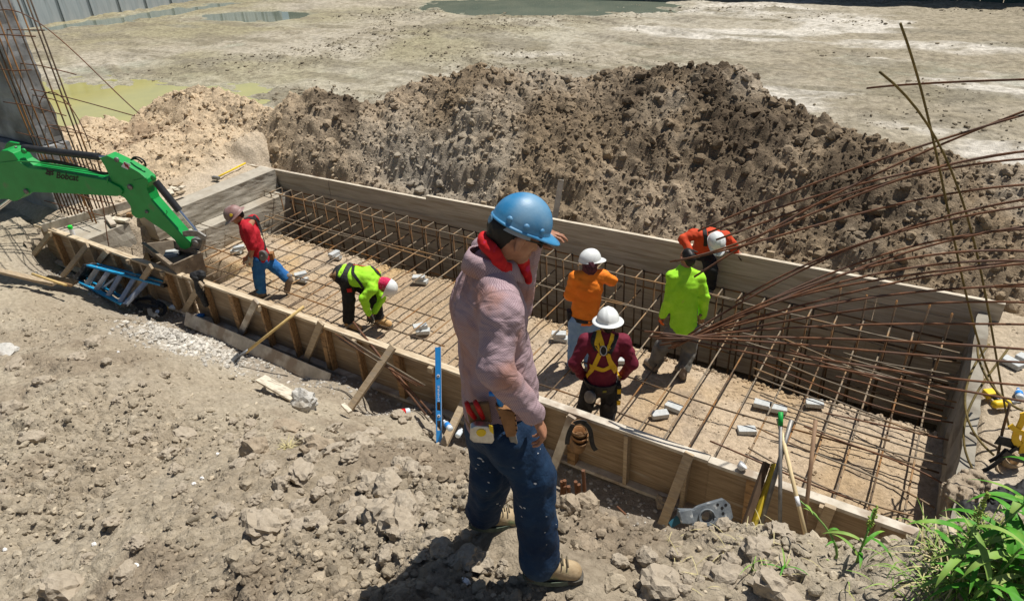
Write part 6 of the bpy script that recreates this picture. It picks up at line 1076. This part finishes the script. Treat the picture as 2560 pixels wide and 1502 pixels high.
gz2 = gp(*c7(560, 1230), .9); blobs('harness_heap', 'black harness lying on the rubble under the hanging tool belt', 'harness', [(gz2 + RH * x + NC * y, gz2 + RH * x2 + NC * y2 + ZV * .04, .07, .06) for x, y, x2, y2 in ((-.25, 0, 0, .1), (0, .1, .3, .05), (.1, -.1, .35, -.15), (-.1, .15, .2, .2), (.3, .1, .6, .15))], 'webbing_black', .015, .03)
blobs('concrete_rubble', 'pale lump of spilled concrete on the end wall beside the harness', 'rubble', [(gp(*c7(270, 1060), .93), gp(*c7(400, 1020), .9), .07, .09), (gp(*c7(260, 1120), .93), gp(*c7(330, 1100), .9), .08, .08)], 'rock', .015, .03)
# ================================================================== CLODS, GRAVEL, ROCKS
def ico(sub):
    bm = bmesh.new(); bmesh.ops.create_icosphere(bm, subdivisions=sub, radius=1); bm.verts.index_update(); v = np.array([q.co[:] for q in bm.verts]); f = np.array([[q.index for q in p.verts] for p in bm.faces]); bm.free(); return v, f
ICO = {1: ico(1), 2: ico(2), 3: ico(3)}
def lumpy(v, r, amp=.35, fr=1.6):
    d = np.zeros(len(v))
    for k in range(5):
        a = r.normal(size=3) * fr * (1 + .7 * k); d += np.sin(v @ a + r.uniform(0, 6)) / (1 + .6 * k)
    v = v * (1 + amp * d[:, None] / 2.2)
    for k in range(14): v = v * (1 + (.030 if len(v) > 100 else .02) * np.sin(v @ (r.normal(size=3) * r.uniform(4, 11)) + r.uniform(0, 6)))[:, None]
    for k in range(7):      # broken faces
        n = r.normal(size=3); n /= np.linalg.norm(n); c = r.uniform(.62, .95); e = v @ n - c; v = v - np.clip(e, 0, None)[:, None] * n * .85
    return v * (1 + .07 * r.normal(size=(len(v), 1)))
def scatter(name, label, N, ufun, zfun, cfun, rmin, rmax, powr, sub, seed, sink=.35, cvar=.18, m='clod', flatten=.75):
    r = np.random.default_rng(seed); base = [lumpy(ICO[sub][0], r, .38) for _ in range(14)]; F0 = ICO[sub][1]; nv = len(base[0]); P = ufun(r, N); n = len(P)
    rad = rmin * (1 - r.random(n) * (1 - (rmin / rmax) ** powr)) ** (-1 / powr); z = zfun(P[:, 0], P[:, 1]); C = cfun(P[:, 0], P[:, 1], z) * (1 + cvar * r.normal(size=(n, 1)))
    V = np.empty((n, nv, 3)); ang = r.uniform(0, 6.28, n); pick = r.integers(0, 14, n); st = r.uniform(.75, 1.3, (n, 3)); st[:, 2] *= flatten
    for i in range(14):
        k = pick == i; b = base[i][None] * st[k][:, None]; c, s = np.cos(ang[k])[:, None], np.sin(ang[k])[:, None]; x = b[..., 0] * c - b[..., 1] * s; y = b[..., 0] * s + b[..., 1] * c; V[k] = np.stack([x, y, b[..., 2]], -1) * rad[k][:, None, None]
    V[..., 0] += P[:, 0:1]; V[..., 1] += P[:, 1:2]; V[..., 2] += (z + rad * (1 - sink * 2) * .6)[:, None]
    F = (F0[None] + (np.arange(n) * nv)[:, None, None]).reshape(-1, 3); col = np.repeat(np.clip(C, .02, .95), nv, 0)
    o = put(name, mesh_from(name, V.reshape(-1, 3), F, M(m), smooth=False, col=col)); o['kind'] = 'stuff'
    if label: setprops(o, label, 'soil')
    return o
def near_fan(r, n, x0, x1, y0, y1, z, dens=None):
    """points over the ground that the viewpoint overlooks, evenly spread in the picture plane so near ground is finest"""
    x = r.uniform(x0, x1, n); y = r.uniform(y0, y1, n); P = np.array([gp(a, b, z + .0) for a, b in zip(x, y)])[:, :2]
    if dens is not None: P = P[r.random(n) < dens(P[:, 0], P[:, 1])]
    return P
def bank_pts(r, n):
    P = np.c_[r.uniform(-12.5, 1.6, n * 3), r.uniform(.5, 4.3, n * 3)]; d = np.hypot(P[:, 0], P[:, 1]); keep = r.random(n * 3) < np.clip(2.6 / d, 0, 1) ** 1.2; z = BANK0(P[:, 0], P[:, 1]); w = sstep(-.25, .4, fbm(P[:, 0], P[:, 1], .55, 3, 31)) * .8 + .2
    ok = keep & (z > .42) & (r.random(n * 3) < w) & ~((np.abs(P[:, 0] + 1.2) < .34) & (np.abs(P[:, 1] - 1.9) < .14)); return P[ok][:n]
def clod_c(u, v, z): return bank_c(u, v, z) * .97
scatter('dirt_clods', 'loose dry dirt crumbs strewn over the bank', 22000, bank_pts, bank_z, clod_c, .006, .03, 1.9, 1, 201)
scatter('dirt_clods', 'fist sized dry dirt clods strewn over the bank', 3600, bank_pts, bank_z, clod_c, .018, .05, 2.6, 2, 202, sink=.36)
# the biggest clods one by one
r = np.random.default_rng(203); vars_ = []
for k in range(7):
    v = lumpy(ICO[3][0], r, .34, 1.6); v = v * (1 + .05 * r.normal(size=(len(v), 1))); v[:, 2] *= .8; me = mesh_from('dirt_clod', v, ICO[3][1], mat('clod_big', (.31, .26, .195), (.45, .385, .295), 3, .95, .6, 9, spec=.1, bdist=.012, c3=(.38, .32, .24), scale3=1.5), smooth=False); vars_.append(me)
belt_px = [(r.uniform(560, 1080), r.uniform(1020, 1330)) for _ in range(90)] + [(r.uniform(0, 500), r.uniform(820, 1500)) for _ in range(45)] + [(r.uniform(1460, 2000), r.uniform(1310, 1490)) for _ in range(26)] + [(r.uniform(960, 1290), r.uniform(1290, 1430)) for _ in range(30)]
def bank_hit(x, y):
    rr = ray(x, y); t = np.linspace(2.0, 14, 1400); Pp = CAM + t[:, None] * rr; zz = BANK0(Pp[:, 0], Pp[:, 1]); k = np.argmax(Pp[:, 2] < zz); return Pp[k]
for (x, y) in belt_px:
    p = bank_hit(x, y); s_ = float(np.clip(r.lognormal(math.log(.052), .38), .028, .12)) * (.8 if x > 1400 else 1); z = gz(p[0], p[1])
    if (abs(p[0] + 1.04) < .26 and abs(p[1] - 1.8) < .2) or (abs(p[0] + 1.5) < .27 and abs(p[1] - 1.98) < .2): continue
    o = put('dirt_clod', vars_[int(r.integers(0, 7))], None, (p[0], p[1], z + s_ * .3)); o.scale = (s_, s_ * r.uniform(.8, 1.2), s_ * r.uniform(.75, 1)); o.rotation_euler = (r.uniform(-.4, .4), r.uniform(-.4, .4), r.uniform(0, 6.28)); setprops(o, 'large rounded dry dirt clod lying on the near bank', 'clod', 'dirt clods on the bank')
def boulder(label, p, s_, m, k=0):
    rr = np.random.default_rng(300 + k); v = lumpy(ICO[3][0], rr, .30, 1.5); o = put('boulder', mesh_from('boulder', v * np.array(s_), ICO[3][1], M(m), smooth=False), None, p); setprops(o, label, 'rock')
def bz(x, y, dz=0): p = bank_hit(x, y); return (p[0], p[1], gz(p[0], p[1]) + dz)
mat('rock_white', (.46, .44, .39), (.62, .60, .55), 7, .9, .9, 22, c3=(.33, .29, .23), scale3=4, bdist=.03)
boulder('big whitish boulder on the dirt bank beside the short pale board', bz(765, 1020, .08), (.17, .15, .13), 'rock_white', 1); boulder('white flat rock half buried in the dirt bank below the long timber', bz(8, 872, .0), (.17, .12, .06), 'rock_white', 2); boulder('rounded brown boulder half buried beside the tan work boot', bz(1475, 1345, -.02), (.10, .10, .06), 'rock', 3); boulder('grey lump of hardened dirt in front of the rebar stub cluster', bz(1420, 1262, .03), (.07, .06, .08), 'rock', 4); boulder('brown crumbly lump beside the rebar stub cluster', bz(1470, 1258, .03), (.08, .07, .06), 'rock', 5)
boulder('grey flat slab of dirt below the big whitish boulder', bz(715, 1060, .02), (.16, .12, .05), 'rock', 6); boulder('round brown clod under the lower end of the rusty stubs', bz(1660, 1265, .03), (.09, .08, .08), 'rock', 7); boulder('dark clod on the bank left of the dry grass tuft', bz(640, 1130, .04), (.13, .11, .09), 'rock', 8)
boulder('pale angular clod on the bank next to the grass tuft', bz(790, 1130, .04), (.12, .1, .08), 'rock', 9)
WS = ['beside the lowest dirt ridge', 'in the deepest rut of the bank', 'among the largest clods', 'with a ring shape among the clods', 'next to a pale round clod', 'below the ring shaped stone', 'in the smooth sandy patch', 'in the shade of the man in the blue hat', 'at the lip of the gravel heap', 'on the slope towards the ladder']
for k, (x, y) in enumerate(((238, 1365), (18, 1383), (905, 1258), (540, 1125), (500, 1180), (480, 1198), (345, 1420), (1165, 1452), (680, 985), (300, 890))): boulder('small bright white stone ' + WS[k], bz(x, y, .006), (.018, .014, .012) if k < 7 else (.022, .014, .016), mat('stone_white', (.7, .69, .66), (.8, .79, .77), 20, .8).name, 20 + k)
# gravel heap below the braces
def grav_pts(r, n): P = np.c_[r.normal(-7.9, .5, n), r.normal(4.03, .22, n)]; return P[(P[:, 1] < 4.6)]
scatter('gravel', 'heap of white crushed limestone gravel in the channel below the braces', 1500, grav_pts, bank_z, lambda u, v, z: np.tile(np.array([[.55, .525, .47]]), (len(u), 1)), .012, .055, 2.0, 1, 205, cvar=.15, m='clod')
def chan_pts(r, n): return np.c_[r.uniform(-12.5, .5, n), r.uniform(4.25, 4.8, n)]
scatter('gravel', 'pale grey stones strewn along the foot of the braced form', 1500, chan_pts, bank_z, lambda u, v, z: np.tile(np.array([[.45, .43, .39]]), (len(u), 1)), .010, .035, 2.2, 1, 206, cvar=.2)
# clods on the mound
def mound_pts(r, n): 
    P = np.c_[r.uniform(-19, 4.5, n * 2), r.uniform(9.2, 13.2, n * 2)]; _, t, cv = mound_base(P[:, 0], P[:, 1]); k = (t > .03) & (P[:, 1] < cv + .5) & (r.random(n * 2) < (.4 + .6 * sstep(-13, -9.5, P[:, 0]))); return P[k][:n]
scatter('dirt_clods', 'crumbly dark soil clods covering the mound', 13000, mound_pts, mound_z, lambda u, v, z: mound_c(u, v, z) * .95, .014, .05, 2.0, 1, 207, sink=.52, cvar=.14, flatten=.85)
scatter('dirt_clods', 'bigger soil lumps on the mound', 1000, mound_pts, mound_z, lambda u, v, z: mound_c(u, v, z) * .95, .04, .12, 2.2, 2, 208, sink=.52, cvar=.12, flatten=.85)
scatter('dirt_clods', 'pale sandy clods on the tan soil behind the starter bars', 2200, lambda r, n: np.c_[r.uniform(-18.5, -12.6, n), r.uniform(6.2, 9.4, n)], padl2_z, padl_c, .014, .07, 2.0, 1, 213)
def flat_pts(r, n):
    P = np.c_[r.uniform(-30, 6, n * 2), r.uniform(11.5, 34, n * 2)]; k = sstep(.0, .45, fbm(P[:, 0] * .7, P[:, 1], .35, 4, 83)) > r.random(n * 2) * .9; return P[k][:n]
scatter('dirt_clods', 'dark clods of churned mud scattered on the muddy lot', 9000, flat_pts, flat_z, lambda u, v, z: np.tile(np.array([[.22, .19, .14]]), (len(u), 1)), .018, .09, 2.2, 1, 209, flatten=.6)
scatter('dirt_clods', 'small crumbs on the ground behind the end wall', 700, lambda r, n: np.c_[r.uniform(1.0, 4, n), r.uniform(4, 9.2, n)], padr_z, pad_c, .008, .03, 2, 1, 210)
scatter('dirt_clods', 'crumbs and small stones on the pit floor', 3500, lambda r, n: np.c_[r.uniform(-11, .6, n), r.uniform(4.95, 7.6, n)], pit_z, pit_c, .006, .022, 2, 1, 211)
def edge_pts(r, n): u = r.uniform(-11, .6, n); return np.c_[u, ledge(u) + r.normal(-.02, .07, n)]
scatter('dirt_clods', 'crumbling soil along the trench edge', 2600, edge_pts, pit_z, lambda u, v, z: pit_c(u, v, np.zeros_like(u)) * .9, .012, .045, 2, 1, 212)
# ================================================================== PLANTS
mat('leaf', (.04, .19, .010), (.09, .30, .025), 7, .6, spec=.25, c3=(.20, .34, .05), scale3=5); mat('leaf_pale', (.15, .29, .04), (.27, .38, .09), 7, .6, spec=.25, c3=(.36, .36, .12), scale3=4); mat('stem_green', (.13, .26, .05), (.2, .33, .09), 9, .6); mat('seed', (.22, .30, .05), (.32, .38, .08), 40, .7); mat('straw', (.42, .36, .17), (.55, .48, .26), 9, .8)
def leaf(mb, p, d, L, w_, droop, tw=0, fold=.35, n=9):
    d = nrm(d); sd = nrm(np.cross(d, ZV + .01 * RH)); vs = []; q = np.array(p, float); a = math.asin(np.clip(d[2], -1, 1)); hz = nrm([d[0], d[1], 0])
    for i in range(n):
        t = i / (n - 1); ww = w_ * (1.0 - (1 - t) ** 3 * .55) * (1 - t ** 2.4) + .0006; dirv = hz * math.cos(a) + ZV * math.sin(a); nn = nrm(np.cross(sd, dirv)); s2 = nrm(sd * math.cos(tw * t) + nn * math.sin(tw * t)); n2 = np.cross(s2, dirv)
        vs += [q - s2 * ww + n2 * ww * fold, q, q + s2 * ww + n2 * ww * fold]; q = q + dirv * L / (n - 1); a -= droop / (n - 1)
    fs = [(i * 3 + k, i * 3 + k + 1, (i + 1) * 3 + k + 1, (i + 1) * 3 + k) for i in range(n - 1) for k in (0, 1)]; mb.add(vs, fs)
def weed(label, p, hgt, lean, nl, L, w_, seed, head=False, m='leaf', grp=None):
    rr = np.random.default_rng(seed); t = thing('weed_plant', label, 'plant', p, grp); p = np.array(p, float); lean = np.array(lean, float); pts = [p + ZV * hgt * s + lean * hgt * s * s for s in np.linspace(-.05, 1, 7)]; q = MB(); q.tube(pts, list(np.linspace(.007, .0035, 7)), 7); obj('stem', q, 'stem_green', t, smooth=True)
    a = rr.uniform(0, 6.28)
    for k in range(nl):
        s = .15 + .8 * k / max(nl - 1, 1); b = p + ZV * hgt * s + lean * hgt * s * s; a += 2.4 + rr.uniform(-.4, .4); q = MB(); leaf(q, b, np.array([math.cos(a), math.sin(a), rr.uniform(.6, 1.3)]), L * rr.uniform(.7, 1.15), w_ * rr.uniform(.8, 1.15), rr.uniform(1.1, 2.2), rr.uniform(-.6, .6)); obj('leaf', q, m if k % 3 else 'leaf_pale', t, smooth=True)
    if head:
        tip = pts[-1]; dq = nrm(lean * .8 + ZV); q = MB(); 
        for k in range(90):
            s = rr.random(); c_ = tip + dq * (.02 + .13 * s) + rr.normal(size=3) * .009 * (1 - s * .75); q.add(c_ + ICO[1][0] * .0048, [tuple(f) for f in ICO[1][1]])
        obj('seed_head', q, 'seed', t, smooth=True)
    return t
def bp_(x, y): p = bank_hit(x, y); return (p[0], p[1], gz(p[0], p[1]))
weed('leafy weed with a tall green seed head at the edge of the bank', bp_(2395, 1470), .44, RH * .35 + NC * -.05, 8, .26, .017, 1, True); weed('leafy weed with a small seed head in the clump by the tool belt', bp_(2360, 1500), .36, RH * .1 - NC * .1, 7, .24, .016, 2, True)
weed('small upright weed with pale tip standing alone on the bank', bp_(2140, 1410), .20, RH * .05, 6, .16, .011, 3, True, grp=None); weed('thin bent seedling with tiny leaves near the leaning poles', bp_(2090, 1400), .30, -RH * .6 - NC * .3, 5, .07, .006, 4); weed('tiny green sprout between dirt clods on the bank', bp_(1955, 1445), .06, RH * 0, 5, .11, .004, 5); weed('tiny pale sprout on the bank beside the dirt hump', bp_(1878, 1440), .05, RH * 0, 4, .12, .003, 6, m='leaf_pale')
for k, (x, y, h_, nl) in enumerate(((2470, 1490, .38, 9), (2540, 1470, .46, 9), (2590, 1420, .5, 9), (2440, 1520, .30, 8), (2500, 1540, .34, 9), (2580, 1520, .40, 9), (2400, 1560, .28, 7), (2640, 1480, .5, 9), (2520, 1430, .36, 8), (2470, 1440, .28, 7), (2610, 1560, .4, 9))): weed('broad leaved green weed in the dense clump at the bank edge', bp_(x, y), h_, RH * random.uniform(-.2, .4) + NC * random.uniform(-.1, .2), nl, .27, .019, 10 + k, grp='weeds in the clump')
q = MB(); rr = np.random.default_rng(9)
for k in range(900):
    x, y = (rr.uniform(2080, 2600), rr.uniform(1330, 1560)); 
    if rr.random() > sstep(2200, 2460, x) * .9 + .05: continue
    p = bp_(x, y); leaf(q, np.array(p) - ZV * .01, np.array([rr.normal(), rr.normal(), 1.6]), rr.uniform(.08, .24), rr.uniform(.002, .0045), rr.uniform(.5, 2.2), 0, .3, 6)
setprops(obj('grass', q, 'leaf_pale', smooth=True), 'thin green grass growing among the weeds on the bank edge', 'grass', None, 'stuff')
q = MB()
for k in range(160):
    p = bp_(rr.uniform(2300, 2600), rr.uniform(1380, 1560)); leaf(q, np.array(p), np.array([rr.normal(), rr.normal(), 1.3]), rr.uniform(.1, .26), .003, rr.uniform(.8, 2.4), 0, .3, 6)
setprops(obj('grass', q, 'straw', smooth=True), 'dry yellow grass blades mixed into the weed clump', 'grass', None, 'stuff')
q = MB(); p0 = np.array(bp_(716, 1112))
for k in range(70): leaf(q, p0 + rr.normal(size=3) * np.array([.02, .02, 0]), np.array([rr.normal(), rr.normal() - .3, 1.0]), rr.uniform(.08, .17), .002, rr.uniform(1, 2.6), 0, .3, 6)
setprops(obj('grass_tuft', q, 'straw', smooth=True), 'single dry straw coloured grass tuft among the clods', 'grass')
q = MB()
for k in range(60):
    x, y = rr.uniform(1660, 2000), rr.uniform(1330, 1480); p = bp_(x, y); leaf(q, np.array(p), np.array([rr.normal(), rr.normal(), .8]), rr.uniform(.05, .14), .0015, rr.uniform(.5, 2), 0, .3, 5)
setprops(obj('grass', q, 'straw', smooth=True), 'sparse dry grass stems on the dirt hump', 'grass', None, 'stuff')
